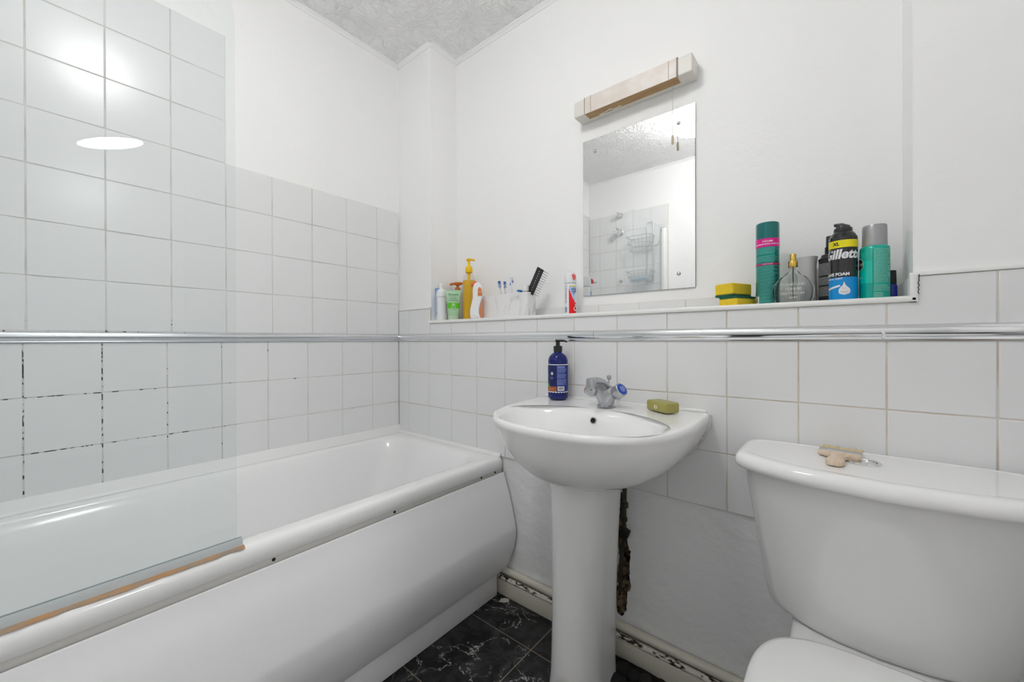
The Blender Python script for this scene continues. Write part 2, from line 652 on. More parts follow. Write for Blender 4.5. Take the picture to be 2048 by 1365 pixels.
def tile_field(name, rects, gap, to3, m, parent, polys=()):
    bm = BM()
    for u0, u1, v0, v1 in rects:
        if u1 - u0 > .006 and v1 - v0 > .006:
            tile_poly(bm, [(u0, v0), (u1, v0), (u1, v1), (u0, v1)], gap, to3)
    for p in polys:
        tile_poly(bm, list(p), gap, to3)
    bmesh.ops.recalc_face_normals(bm, faces=bm.faces)
    return obj(name, bm, m, parent, angle=50, flat=.0004)


def grid(us, vs2):
    return [(us[i], us[i + 1], vs2[j], vs2[j + 1]) for i in range(len(us) - 1) for j in range(len(vs2) - 1)]


G = .0014
YE = -1.635
# left wall; u = distance from the corner towards the room
toA = lambda u, v, d: (d, -u, v)
colU = [0] + [.118 + .1485 * k for k in range(11)]; colU = [c for c in colU if c < 1.62] + [1.635]
colL = [0] + [.1427 + .1458 * k for k in range(11)]; colL = [c for c in colL if c < 1.62] + [1.635]
rowU = [.999, 1.147, 1.297, 1.447, 1.597]
rects = grid(colU, rowU) + grid(colL, [.520, .670, .820, .967])
shower_cols = [c for c in colU if c > .70]
rects += grid(shower_cols, [1.597, 1.747, 1.897, 2.047])
tile_field('tile_panel', rects, G, toA, M['tile'], wall_left)
bm = BM(); box(bm, -TT - .001, -.0014, -1.64, 0, .50, 1.5965); box(bm, -TT - .001, -.0014, -1.64, -.7125, 1.5965, 2.0465)
obj('grout', bm, M['grout_left'], wall_left)
# shower end wall; u = x
toS = lambda u, v, d: (u, YE + d, v)
us = [0, .10, .2485, .397, .5455, .675]
tile_field('tile_panel', grid(us, [.520, .670, .820, .967, 1.115, 1.265, 1.415, 1.565, 1.715, 1.865, 2.02]), G, toS, M['tile'], wall_front)
bm = BM(); box(bm, 0, .6745, YE - TT - .001, YE - .0014, .50, 2.0195)
obj('grout', bm, M['grout_back'], wall_front)
# back wall; u = x
toB = lambda u, v, d: (u, -d, v)
cB = [0, .077] + [.2300 + .1518 * k for k in range(12)] + [2.10]
cB = [c for c in cB if c <= 2.10]
rects = grid(cB, [.520, .670, .820, .967])
polys = []
cN = [c for c in cB if NL + .03 < c < NR]
rects += grid([NL] + cN, [.999, 1.0475])
rects += [(0, .077, .999, 1.115), (.077, NL, .999, 1.115)]
last = cN[-1]
nxt = [c for c in cB if c > NR]
polys.append([(last, .999), (nxt[0], .999), (nxt[0], 1.1), (NR + .002, 1.1), (NR + .002, 1.0475), (last, 1.0475)])
rects += grid(nxt, [.999, 1.1])
tile_field('tile_panel', rects, G, toB, M['tile'], wall_low, polys)
bm = BM()
box(bm, 0, 2.1, .0014, TT + .001, .520, .9985)
box(bm, 0, 2.1, .0014, TT + .001, .9985, 1.0475)
box(bm, 0, NL, .0014, TT + .001, 1.0475, 1.1145)
box(bm, NR + .001, 2.1, .0014, TT + .001, 1.0475, 1.0995)
obj('grout', bm, M['grout_back'], wall_low)
# ledge: boxed-in shelf of white tile with a low tiled upstand and one tiled side
bm = BM(); box(bm, NL, NR, .002, NB, 1.046, LEDGE, .001)
ledge = struct('trim_ledge', bm, M['plastic_w'])
cu = [NL] + [.3935 + .1508 * k for k in range(10)]
cu = [c for c in cu if c < NR - .03] + [NR]
tile_field('tile_panel', grid(cu, [LEDGE, 1.098]), G, lambda u, v, d: (u, NB - TT - d, v), M['tile'], wall_up)
tile_field('tile_panel', [(.012, .090, LEDGE, 1.0995), (.090, NB - TT, LEDGE, 1.0995)], G,
           lambda u, v, d: (NR - TT - d, u, v), M['tile'], wall_up)
bm = BM()
box(bm, NL, NR, NB - TT + .0014, NB + .002, LEDGE, 1.0975)
box(bm, NR - TT + .0014, NR + .002, .012, NB, LEDGE, 1.099)
obj('grout', bm, M['grout_back'], wall_up)


# trims -----------------------------------------------------------------
def quarter(r, k=6):
    return [(0, 0)] + [(r * math.cos(PI / 2 * i / k), r * math.sin(PI / 2 * i / k)) for i in range(k + 1)]


# white plastic edge of the ledge, turning up the pier on the right
edge = [(-.0045, .0), (-.0058, .003), (-.0058, .008), (-.004, .0115), (0, .0125), (.010, .0125), (.010, 0)]
bm = BM()
sweep(bm, [(0, a, b_) for a, b_ in edge], (NL - .003, 0, 1.0475), (NR + .004, 0, 1.0475))
struct('trim_ledge_edge', bm, M['plastic_w'])
bm = BM()
sweep(bm, [(-b_ + .006, a, 0) for a, b_ in edge], (NR, 0, 1.0475), (NR, 0, 1.1035))
struct('trim_ledge_corner', bm, M['plastic_w'])
bm = BM()
rr = random.Random(15)
zs = [1.062 + .0045 * i for i in range(10)]
xs_ = [NR + .0062 + rr.uniform(-.0011, .0011) for _ in zs]
prism(bm, [(x, z) for x, z in zip(xs_, zs)] + [(x + .0012, z) for x, z in list(zip(xs_, zs))[::-1]], .0006, 'y', -.0064)
obj('crack', bm, M['dark'], bpy.data.objects['trim_ledge_corner'])
bm = BM()
sweep(bm, [(0, a * .6 + .001, b_ * .6) for a, b_ in edge], (NR - .006, 0, 1.1), (2.10, 0, 1.1))
struct('trim_pier_right', bm, M['plastic_w'])
bm = BM()
sweep(bm, [(0, a * .6 + .001, b_ * .6) for a, b_ in edge], (0, 0, 1.115), (NL, 0, 1.115))
struct('trim_pier_left', bm, M['plastic_w'])

# chrome rail strips between the tile courses
prof = [(.006, 0), (-.0035, 0), (-.0042, .0015), (-.0042, .005), (-.0036, .0066)]
for i in range(15):
    a = -PI / 2 + PI * i / 14
    prof.append((-.004 - .0085 * math.cos(a), .0193 + .0125 * math.sin(a)))
prof.append((.006, .032))
def rail(name, a, b_, m, label, side=False):
    bm = BM()
    if side:
        sweep(bm, [(-p[0], 0, p[1]) for p in prof], a, b_)
    else:
        sweep(bm, [(0, p[0], p[1]) for p in prof], a, b_)
    o = struct(name, bm, m, angle=50)
    o['label'] = label
    return o
rail('trim_rail_left', (0, 0, .967), (0, -1.635, .965), M['chrome_dull'], 'dull chrome tile trim along the wall above the bath', True)
rail('trim_rail_back', (0, 0, .967), (1.0655, 0, .9672), M['chrome'], 'chrome tile trim behind the blue bottle, left length')
rail('trim_rail_basin', (1.0665, 0, .9672), (2.10, 0, .9685), M['chrome'], 'chrome tile trim above the basin and cistern, right length')
bm = BM()
rr = random.Random(5)
for q in range(5):
    bmesh.ops.create_icosphere(bm, subdivisions=2, radius=.0028, matrix=Matrix.Translation((1.741 + rr.uniform(-.003, .003), -.0115, .983 - .003 * q + .003)))
tag(obj('paint_blob', bm, M['plastic_w']), 'small white paint blob stuck on the chrome trim above the cistern', 'paint blob')

# small coving bead between the walls and the ceiling
def coving(name, pts):
    bm = BM()
    for (a, b_, nrm) in pts:
        nx, ny = nrm
        pr = [(0, 0, 0), (nx * .016, ny * .016, 0), (nx * .016, ny * .016, -.004), (nx * .011, ny * .011, -.007),
              (nx * .005, ny * .005, -.011), (nx * .003, ny * .003, -.016), (0, 0, -.016)]
        sweep(bm, pr, (*a, CEIL), (*b_, CEIL))
    struct(name, bm, M['paint'])
coving('trim_coving', [((-TT, 0), (-TT, -1.64), (1, 0)), ((0, TT), (NL, TT), (0, -1)), ((NL, TT), (NL, NB), (1, 0)),
                       ((NL, NB), (NR, NB), (0, -1)), ((NR, NB), (NR, TT), (-1, 0)), ((NR, TT), (2.1, TT), (0, -1)),
                       ((0, YE - TT), (2.1, YE - TT), (0, 1))])

# bath sealing strips
bm = BM()
sweep(bm, [(-.002, 0, 0), (.020, 0, 0), (.021, 0, .003), (.012, 0, .012), (.006, 0, .034), (.003, 0, .037), (-.002, 0, .037)], (0, 0, .5195), (0, -1.635, .5195))
struct('trim_bath_left', bm, M['bead'], angle=60)
bm = BM()
sweep(bm, [(0, .002, 0), (0, -.010, 0), (0, -.011, .002), (0, -.006, .008), (0, -.002, .013), (0, .002, .013)], (0, 0, .5195), (.664, 0, .5195))
struct('trim_bath_back', bm, M['bead'], angle=60)

# skirting board and its peeling bead
bm = BM()
box(bm, .60, 2.10, -.018, TT + .002, 0, .058, .002)
struct('baseboard_back', bm, M['cream'], label='cream painted skirting board under the pipes')
M['peeling'] = mat('peeling_paint', (.7, .66, .58), .7, bump=(70, .004, .9))
r_, mx_ = noise_mix(M['peeling'], (.70, .67, .60), (.035, .022, .014), 38, .53, .60, 6, 0, (1, 2.2, 2.2))

# ---------------------------------------------------------------- lamps
bm = BM(); lathe(bm, [(.130, 0), (.130, -.010), (.124, -.014), (.115, -.014)], k=64, cap1=False)
t = thing('ceiling_light', 'round drum ceiling light above the bathroom, seen in the mirror corner', 'ceiling light', (1.050, -.955, CEIL))
obj('base_ring', bm, M['plastic_w'], t, local=True)
bm = BM(); lathe(bm, [(.120, -.0135), (.120, -.122), (.116, -.134), (.100, -.143), (.05, -.148), (.0, -.149)], k=64, cap0=True, cap1=False)  # drum stretched downwards so its glowing sides brighten the ceiling
bmesh.ops.remove_doubles(bm, verts=bm.verts, dist=1e-5)
obj('diffuser', bm, emit('lamp_light', (1.0, .994, .982), LAMP_POWER), t, local=True)
t = thing('hall_light', 'oval ceiling light in the hall, seen reflected in the bath screen', 'ceiling light', (3.44, -.805, CEIL), -.561)
bm = BM(); lathe(bm, [(.250, 0), (.250, -.012), (.240, -.016)], k=64, sy=.32)
obj('base_ring', bm, M['plastic_w'], t, local=True)
bm = BM(); lathe(bm, [(.238, -.0165), (.21, -.020), (.0, -.022)], k=64, sy=.32, cap1=False)
bmesh.ops.remove_doubles(bm, verts=bm.verts, dist=1e-5)
obj('diffuser', bm, emit('hall_lamp_light', (1.0, .994, .982), HALL_POWER), t, local=True)

# ---------------------------------------------------------------- bath
def rrect(x0, x1, y0, y1, r, z, k=10):
    out = []
    for cx, cy_, a0 in ((x1 - r, y1 - r, 0), (x0 + r, y1 - r, PI / 2), (x0 + r, y0 + r, PI), (x1 - r, y0 + r, 1.5 * PI)):
        for i in range(k + 1):
            a = a0 + PI / 2 * i / k
            out.append((cx + r * math.cos(a), cy_ + r * math.sin(a), z))
    return out

bath = thing('bathtub', 'white bathtub with a bowed side panel along the left wall', 'bathtub', (.34, -.82, 0))
rows = [(.001, .6700, -1.634, -.001, .004, .476), (.001, .6725, -1.634, -.001, .004, .480), (.001, .6735, -1.634, -.001, .004, .494),
        (.001, .6725, -1.634, -.001, .004, .505), (.001, .6690, -1.634, -.001, .004, .5135), (.001, .6630, -1.634, -.001, .004, .5185),
        (.001, .6550, -1.634, -.001, .004, .5200), (.020, .6250, -1.600, -.030, .09, .5195), (.030, .6120, -1.585, -.044, .10, .5160),
        (.038, .6030, -1.575, -.056, .105, .505), (.050, .5920, -1.555, -.075, .11, .45), (.075, .5700, -1.50, -.13, .12, .30),
        (.095, .5500, -1.45, -.19, .13, .20), (.130, .5150, -1.40, -.27, .13, .160), (.20, .45, -1.30, -.36, .10, .150)]
bm = BM()
loft(bm, [rrect(*r) for r in rows], cap0=False)
obj('tub', bm, M['acrylic'], bath, angle=60)
pp = refine([(.681, .463), (.690, .434), (.7085, .383), (.7330, .295), (.7390, .255), (.7320, .200), (.7060, .130), (.6880, .096)], 5)
outl = [tuple(p) for p in pp]
back = [(x - .006, z) for x, z in outl[::-1]]
bm = BM()
prism(bm, [(x, z) for x, z in outl] + back, -1.63, 'y', -.002)
obj('side_panel', bm, M['panel'], bath, angle=40)
bm = BM()
box(bm, .640, .6690, -1.63, -.002, .455, .4765)
bt = obj('support_batten', bm, mat('batten', (.62, .61, .58), .6), bath)
for yy in (-.04, -.115, -.48, -.80):
    bm = BM(); cyl(bm, (.664, yy, .4700), (.6697, yy, .4700), .0040, k=12)
    obj('screw_hole', bm, M['dark'], bt)
bm = BM()
box(bm, .652, .668, -1.63, -.03, .001, .098, .001)
obj('plinth', bm, M['panel'], bath)

# ---------------------------------------------------------------- glass bath screen
gx = .655
scr = thing('bath_screen', 'clear glass bath screen standing on the bath rim', 'shower screen', (gx, -1.24, .520))
outl = [(-1.60, .527), (-.868, .527)]
for i in range(17):
    a = PI / 2 * i / 16
    outl.append((-.868 - .16 * (1 - math.cos(a)), 1.655 + .165 * math.sin(a)))
outl.append((-1.60, 1.82))
bm = BM()
prism(bm, outl, .006, 'x', gx - .003, bev=.0012, seg=2)
pane = obj('glass_pane', bm, [M['glass']], scr, flat=.01)
bm = BM()
sweep(bm, [(-.006, 0, 0), (.006, 0, 0), (.006, 0, .012), (.0045, 0, .020), (.0035, 0, .020), (.0035, 0, .006), (-.0035, 0, .006), (-.0035, 0, .020), (-.0045, 0, .020), (-.006, 0, .012)],
      (gx, -.858, .5205), (gx, -1.60, .5205))
M['seal'] = thin_glass('grey_seal', (.74, .78, .80), 1.45, .25)
obj('seal_strip', bm, mat('seal_grey', (.60, .645, .66), .3), scr)
M['rust_seal'] = mat('stained_silicone', (.42, .22, .10), .5)
noise_mix(M['rust_seal'], (.42, .22, .085), (.30, .24, .18), 22, .42, .62)
bm = BM()
rr = random.Random(2)
ring = []
for i in range(61):
    y = -.856 - .744 * i / 60
    w = .0075 + rr.uniform(-.0018, .0018)
    ring.append([(gx + .0055, y, .5195), (gx + .0055 + w, y, .5185), (gx + .0055 + w * .6, y, .5225), (gx + .0055, y, .5245)])
loft(bm, ring)
bmesh.ops.recalc_face_normals(bm, faces=bm.faces)
obj('stained_sealant', bm, M['rust_seal'], scr)
bm = BM(); box(bm, gx - .016, gx + .016, -1.634, -1.585, .522, 1.83, .004)
obj('wall_profile', bm, M['plastic_w'], scr)

# ---------------------------------------------------------------- mirror and strip light
mir = thing('wall_mirror', 'frameless rectangular mirror screwed to the wall under the strip light', 'mirror', (1.131, NB, 1.14))
bm = BM(); box(bm, .934, 1.3275, NB - .0055, NB - .001, 1.134, 1.7105, .0008, 1)
for f in bm.faces:
    f.material_index = 0 if f.normal.y < -.9 else 1
obj('mirror_glass', bm, [M['mirror'], M['mirror_edge']], mir, smooth=False)
for sx_, sz_ in ((.984, 1.663), (1.278, 1.6625), (.9825, 1.183), (1.2775, 1.1815)):
    bm = BM()
    lathe(bm, [(.0062, 0), (.0062, .0015), (.0052, .0032), (.0030, .0045), (.0008, .0049)], k=24)
    transform(bm, Matrix.Translation((sx_, NB - .0055, sz_)) @ Matrix.Rotation(PI / 2, 4, 'X'))
    obj('screw_cap', bm, M['steel'], mir)

lt = thing('strip_light', 'boxy wall strip light with a yellowed cover above the mirror', 'wall light', (1.131, NB, 1.777))
M['ivory'] = mat('ivory_plastic', (.74, .72, .66), .35)
M['amber_cover'] = mat('yellowed_cover', (.62, .53, .44), .35)
noise_mix(M['amber_cover'], (.72, .655, .59), (.78, .75, .71), 20, .45, .7)
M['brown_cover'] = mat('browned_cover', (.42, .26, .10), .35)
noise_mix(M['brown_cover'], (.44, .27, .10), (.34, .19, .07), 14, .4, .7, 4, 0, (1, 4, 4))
bm = BM()
box(bm, .929, 1.3345, .106, NB, 1.777, 1.833, .004)
obj('housing', bm, M['ivory'], lt, flat=.0003)
bm = BM()
box(bm, .973, 1.2905, .1040, .1440, 1.7755, 1.8345, .0012)
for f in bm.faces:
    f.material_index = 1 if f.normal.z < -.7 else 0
cov = obj('cover', bm, [M['amber_cover'], M['brown_cover']], lt, smooth=False)
M['seam'] = mat('cover_seam', (.16, .13, .11), .6)
for sx_ in (.9722, .997, 1.265, 1.2888, 1.2915):
    bm = BM(); box(bm, sx_ - .0005, sx_ + .0005, .1034, .110, 1.777, 1.8348)
    obj('seam', bm, M['seam'], cov)
bm = BM()
rr = random.Random(11)
for q in range(5):     # flaked spots where the browned film has come off the underside
    x0 = 1.022 + .017 * q
    w = rr.uniform(.008, .014)
    pts = [(x0 + w * math.cos(a) * rr.uniform(.7, 1.2), .1400 - .006 * (q % 3) * .6 + .0035 * math.sin(a) * rr.uniform(.6, 1.3)) for a in [2 * PI * i / 9 for i in range(9)]]
    prism(bm, pts, .0006, 'z', 1.7750)
obj('flaked_patch', bm, M['ivory'], cov)
bm = BM()
tube(bm, smooth_path([(1.2672, .136, 1.777), (1.2676, .136, 1.72), (1.2668, .136, 1.66), (1.2672, .136, 1.615)], 5), .0009, 8)
cd = obj('pull_cord', bm, mat('cord', (.62, .60, .55), .7), lt)
bm = BM()
lathe(bm, [(.0012, .028), (.0028, .027), (.0036, .018), (.0038, .004), (.0030, 0), (.001, -.001)], (1.2672, .136, 1.588), 16)
obj('cord_pull', bm, mat('cord_pull', (.55, .47, .33), .4), cd)

# ---------------------------------------------------------------- basin on its pedestal
BX = 1.138
NA = 112
def dring(a, yc, bf, bb, nf, nb, z, bulge=0.0, zf=0.0):
    out = []
    for i in range(NA):
        t = 2 * PI * i / NA
        c, s = math.cos(t), math.sin(t)
        if s >= 0:
            x = a * math.copysign(abs(c) ** (2 / nb), c); y = yc + bb * abs(s) ** (2 / nb)
            y -= bulge * math.exp(-(x / .075) ** 2) * abs(s)
        else:
            x = a * math.copysign(abs(c) ** (2 / nf), c); y = yc - bf * abs(s) ** (2 / nf)
        out.append((BX + x, y, z - zf * max(0, (-y) / .42)))
    return out

sink = thing('wash_basin', 'white pedestal wash basin against the tiled wall', 'washbasin', (BX, -.2, 0))
rows = [   # a, yc, bf, bb, nf, nb, z, bulge, lowering of the front
    (.085, -.185, .085, .184, 2.0, 2.6, .5985, 0, 0), (.110, -.185, .110, .184, 2.0, 3.0, .602, 0, 0),
    (.150, -.170, .165, .169, 2.1, 4.0, .613, 0, 0), (.195, -.150, .213, .149, 2.2, 5.0, .638, 0, 0),
    (.232, -.135, .252, .134, 2.3, 10.0, .676, 0, .002), (.255, -.125, .277, .124, 2.4, 16.0, .715, 0, .006),
    (.267, -.120, .292, .119, 2.45, 16.0, .747, 0, .010), (.2705, -.120, .2965, .119, 2.5, 16.0, .760, 0, .011),
    (.2705, -.120, .2965, .119, 2.5, 16.0, .768, 0, .011), (.2675, -.120, .2935, .1185, 2.5, 16.0, .7735, 0, .011),
    (.2620, -.120, .2880, .118, 2.5, 16.0, .7755, 0, .011)]
inner = [
    (.2420, -.236, .166, .138, 2.42, 2.7, .7755, .014, .011), (.2350, -.239, .159, .133, 2.4, 2.6, .7743, .020, .011), (.2270, -.241, .1510, .127, 2.35, 2.5, .7705, .023, .011),
    (.2180, -.245, .1410, .122, 2.3, 2.4, .7615, .024, .011), (.2070, -.249, .1310, .118, 2.3, 2.3, .7430, .022, .009),
    (.1950, -.250, .1230, .112, 2.2, 2.2, .7200, .014, .004), (.165, -.245, .106, .100, 2.1, 2.1, .685, .004, 0),
    (.110, -.240, .075, .072, 2.0, 2.0, .660, 0, 0), (.045, -.235, .035, .035, 2, 2, .652, 0, 0), (.018, -.235, .016, .016, 2, 2, .651, 0, 0)]
rows = refine(rows, 3)[:-1] + refine([rows[-1]] + inner, 3)
bm = BM()
loft(bm, [dring(*r) for r in rows])
obj('bowl', bm, M['ceramic'], sink, angle=70)
prow = []
for z, a, bf in ((0, .088, .094), (.012, .087, .093), (.05, .084, .090), (.18, .083, .089), (.34, .085, .091), (.47, .089, .096), (.545, .093, .101), (.60, .096, .105), (.625, .097, .106)):
    prow.append((a * .87, -.175, bf * .92, .125, 2.1, 4.5, z, 0, 0))
bm = BM()
loft(bm, [dring(*r) for r in refine(prow, 3)])
for v in bm.verts:
    v.co.x -= .037 - .014 * v.co.z / .6
ped = obj('pedestal', bm, M['ceramic'], sink, angle=70)
M['chip'] = mat('chipped_brown', (.16, .09, .04), .8)
bm = BM()
pts = [(.0, .0), (.012, .004), (.020, .022), (.016, .042), (.009, .046), (.006, .024), (-.002, .014)]
ctr = Vector((BX - .037, -.175, 0))
rv = []
for da, dz in pts:
    a_ = -PI / 2 + .86 + da / .09
    px_, py_ = .0762 * math.cos(a_), .086 * math.sin(a_)
    rv.append((px_ * 1.012, py_ * 1.012, dz + .012))
bm.faces.new([bm.verts.new((ctr.x + p[0], ctr.y + p[1], p[2])) for p in rv])
bmesh.ops.triangulate(bm, faces=bm.faces)
bmesh.ops.solidify(bm, geom=list(bm.faces), thickness=.004)
obj('chip', bm, M['chip'], ped)
# overflow and waste
bm = BM()
cyl(bm, (BX + .002, -.1335, .7390), (BX + .002, -.1560, .7450), .0095, k=24)
of = obj('overflow_ring', bm, M['steel'], sink)
bm = BM()
cyl(bm, (BX + .002, -.1400, .7408), (BX + .002, -.1568, .7453), .0070, k=24)
obj('overflow_hole', bm, M['dark'], of)
bm = BM(); lathe(bm, [(.022, 0), (.021, .002), (.010, .001), (.002, .0)], (BX, -.235, .651), 32)
obj('waste', bm, M['chrome'], sink)
# sealant along the wall, stained at the right lower end
M['stained_bead'] = mat('stained_bead', (.75, .72, .66), .6, bump=(60, .003, .8))
noise_mix(M['stained_bead'], (.78, .76, .71), (.33, .19, .09), 16, .52, .66)
bm = BM()
rr = random.Random(8)
tube(bm, [(BX - .258 + .516 * i / 24, -.001, .7765 + rr.uniform(-.0006, .0006)) for i in range(25)], .0042, 8)
obj('sealant', bm, M['bead'], sink)
bm = BM()
side = [(.2715, .770), (.2695, .748), (.258, .716), (.234, .676), (.197, .639), (.170, .622)]
pts = smooth_path([(BX + x - .005, -.004, z) for x, z in side], 5)
tube(bm, pts, [.0045 + rr.uniform(-.0015, .0022) for _ in pts], 8)
obj('stained_sealant', bm, M['stained_bead'], sink)

# tap ------------------------------------------------------------
tx, ty, tz = BX + .004, -.078, .7750
tap = thing('mixer_tap', 'chrome basin mixer tap with two knobs on the wash basin', 'tap', (tx, ty, tz))
bm = BM()
rows = [(.0265, .0265, 0, 0), (.0265, .0265, .003, 0), (.0225, .0225, .005, 0), (.0235, .0235, .012, 0), (.0300, .0250, .026, 0), (.0350, .0260, .038, 0),
        (.0335, .0260, .047, 0), (.0240, .0240, .055, -.002), (.0170, .0200, .061, -.004), (.0080, .0100, .065, -.006)]
rows = refine(rows, 3)
loft(bm, [[(a * math.cos(2 * PI * i / 40), o_ + b_ * math.sin(2 * PI * i / 40), z) for i in range(40)] for a, b_, z, o_ in rows])
obj('body', bm, M['tap_chrome'], tap, local=True, angle=70)
bm = BM()
path = smooth_path([(0, .012, .040), (0, -.010, .056), (0, -.035, .070), (0, -.062, .078), (0, -.088, .0795)], 6)
k_ = len(path)
rad = [.0185 - .0070 * i / (k_ - 1) for i in range(k_)]
tube(bm, path, rad, 24, sx=1.12)
sp = obj('spout', bm, M['tap_chrome'], tap, local=True, angle=70)
bm = BM(); lathe(bm, [(.0105, .060), (.0128, .061), (.0132, .064), (.0132, .082), (.0125, .0875), (.009, .0900), (.003, .0906)], (0, -.093, 0), 28)
obj('aerator', bm, M['tap_chrome'], sp, local=True)
bm = BM(); cyl(bm, (0, .016, .045), (0, .020, .080), .0028, k=10); lathe(bm, [(.006, 0), (.0068, .003), (.0062, .010), (.004, .012)], (0, .020, .078), 16)
obj('plug_lever', bm, M['tap_chrome'], tap, local=True)
for s_, disc in ((1, (.01, .07, .45)), (-1, (.45, .03, .02))):
    ax = Vector((s_ * .80, -.22, .56)).normalized()
    c0 = Vector((s_ * .024, -.004, .034))
    q = Vector((0, 0, 1)).rotation_difference(ax).to_matrix().to_4x4()
    bm = BM()
    prof_k = [(.010, 0, 0), (.012, .004, 0), (.0175, .010, .10), (.0205, .018, .14), (.0210, .034, .12), (.0195, .0375, .06), (.016, .0385, 0)]
    loft(bm, [[(r * (1 - lob * (.5 + .5 * math.cos(6 * 2 * PI * i / 60)) * .6) * math.cos(2 * PI * i / 60),
                r * (1 - lob * (.5 + .5 * math.cos(6 * 2 * PI * i / 60)) * .6) * math.sin(2 * PI * i / 60), z) for i in range(60)]
              for r, z, lob in refine(prof_k, 3)])
    transform(bm, Matrix.Translation(c0) @ q)
    kn = obj('knob', bm, M['tap_chrome'], tap, local=True, angle=60)
    bm = BM()
    lathe(bm, [(.0165, .0385), (.0165, .0396), (.0155, .0402), (.0005, .0404)], k=32)
    transform(bm, Matrix.Translation(c0) @ q)
    dk = obj('index_disc', bm, mat('index_colour', disc, .3), kn, local=True)
    dk['label'] = 'blue cold index disc' if s_ > 0 else 'red hot index disc'
    bm = BM()
    for r0, r1 in ((.0072, .0082), (.0030, .0042)):
        a_, b__ = [], []
        for i in range(29):
            if r0 > .005 and i % 7 == 6:
                pass
            an = 2 * PI * i / 28
            a_.append(bm.verts.new((r0 * math.cos(an), r0 * math.sin(an), .0407)))
            b__.append(bm.verts.new((r1 * math.cos(an), r1 * math.sin(an), .0407)))
        for i in range(28):
            bm.faces.new((a_[i], b__[i], b__[i + 1], a_[i + 1]))
    transform(bm, Matrix.Translation(c0) @ q)
    obj('index_mark', bm, M['white'], kn, local=True)

# ---------------------------------------------------------------- soap bottle and soap bar on the basin
px, py = .955, -.047
sb = thing('soap_pump_bottle', 'cobalt blue pump bottle with a black pump on the wash basin', 'bottle', (px, py, .7755))
M['cobalt'] = mat('cobalt_plastic', (.002, .009, .13), .10)
bm = BM()
R = .0325
lathe(bm, refine([(.024, 0), (.029, .002), (.0325, .010), (.0325, .03), (.0325, .12), (.0315, .131), (.027, .142), (.019, .150), (.0135, .154), (.0135, .160)], 4), k=48)
obj('bottle_body', bm, M['cobalt'], sb, local=True, angle=60)
fa = facing((px, py))
bm = BM()
r1, r2, r3 = R + .0003, R + .0006, R + .0009
cpatch(bm, r1, fa - 1.9, fa + 1.75, .026, .115, 0, wave=.0015)
cpatch(bm, r2, fa - 1.9, fa + 1.75, .1135, .116, 1)
cpatch(bm, r2, fa - 1.8, fa - .15, .028, .044, 2, wave=.0015)
cpoly(bm, r3, [(fa - 1.35, .041), (fa - .92, .043), (fa - 1.05, .050), (fa - 1.12, .058), (fa - 1.24, .050)], 3)
cpatch(bm, r3, fa - 1.5, fa - .5, .034, .0365, 7)
cpatch(bm, r3, fa - 1.9, fa + 1.75, .025, .0275, 1, wave=.0015, k=60)
cpoly(bm, r3, [(fa - .62 + .14 * math.cos(2 * PI * i / 20), .086 + .0052 * math.sin(2 * PI * i / 20)) for i in range(20)], 1)
cpoly(bm, r3 + .0003, [(fa - .66, .083), (fa - .58, .083), (fa - .60, .0895), (fa - .64, .0895)], 4)
small_lines(bm, r3, fa - .82, fa - .42, .066, .075, 2, 5, 3)
small_lines(bm, r3, fa - 1.35, fa - 1.1, .070, .090, 5, 5, 4)
cpatch(bm, r2, fa - .14, fa + 1.3, .028, .111, 6)
cpatch(bm, r3, fa - .08, fa + .75, .106, .1095, 5)
small_lines(bm, r3, fa - .08, fa + .95, .088, .104, 7, 5, 5)
small_lines(bm, r3, fa - .08, fa + .95, .070, .086, 7, 5, 6)
small_lines(bm, r3, fa - .08, fa + .95, .048, .068, 8, 5, 7)
cpatch(bm, r3, fa - .04, fa + .66, .031, .045, 1)
rr = random.Random(4)
a = fa + .02
while a < fa + .58:
    w = rr.choice((.012, .02, .03))
    cpatch(bm, r3 + .0003, a, a + w, .034, .043, 4, k=1)
    a += w + rr.choice((.014, .02))
obj('label', bm, [mat('label_navy', (.003, .010, .09), .45), M['white'], mat('label_brown', (.35, .10, .025), .5), mat('label_green', (.08, .45, .10), .5), M['black_m'],
                  mat('label_pale_blue', (.28, .36, .72), .5), mat('label_blue', (.004, .018, .20), .45), mat('label_orange', (.55, .25, .10), .5)], sb, local=True)
bm = BM()
lathe(bm, [(.0145, .157), (.0145, .173), (.0138, .175), (.008, .176)], k=36)
pc = obj('pump_collar', bm, M['black'], sb, local=True)
bm = BM()
lathe(bm, [(.0070, .174), (.0066, .188), (.0085, .1895), (.0092, .193), (.0080, .1945), (.002, .195)], k=24)
da = fa + PI / 2 + .25
tube(bm, smooth_path([(0, 0, .192), (.012 * math.cos(da), .012 * math.sin(da), .1925), (.024 * math.cos(da), .024 * math.sin(da), .1915), (.031 * math.cos(da), .031 * math.sin(da), .188)], 5),
     [.0042 - .0018 * i / 15 for i in range(16)], 12)
tube(bm, [(0, 0, .192), (-.008 * math.cos(da), -.008 * math.sin(da), .1935)], [.004, .0035], 12)
obj('pump_head', bm, M['black'], sb, local=True)

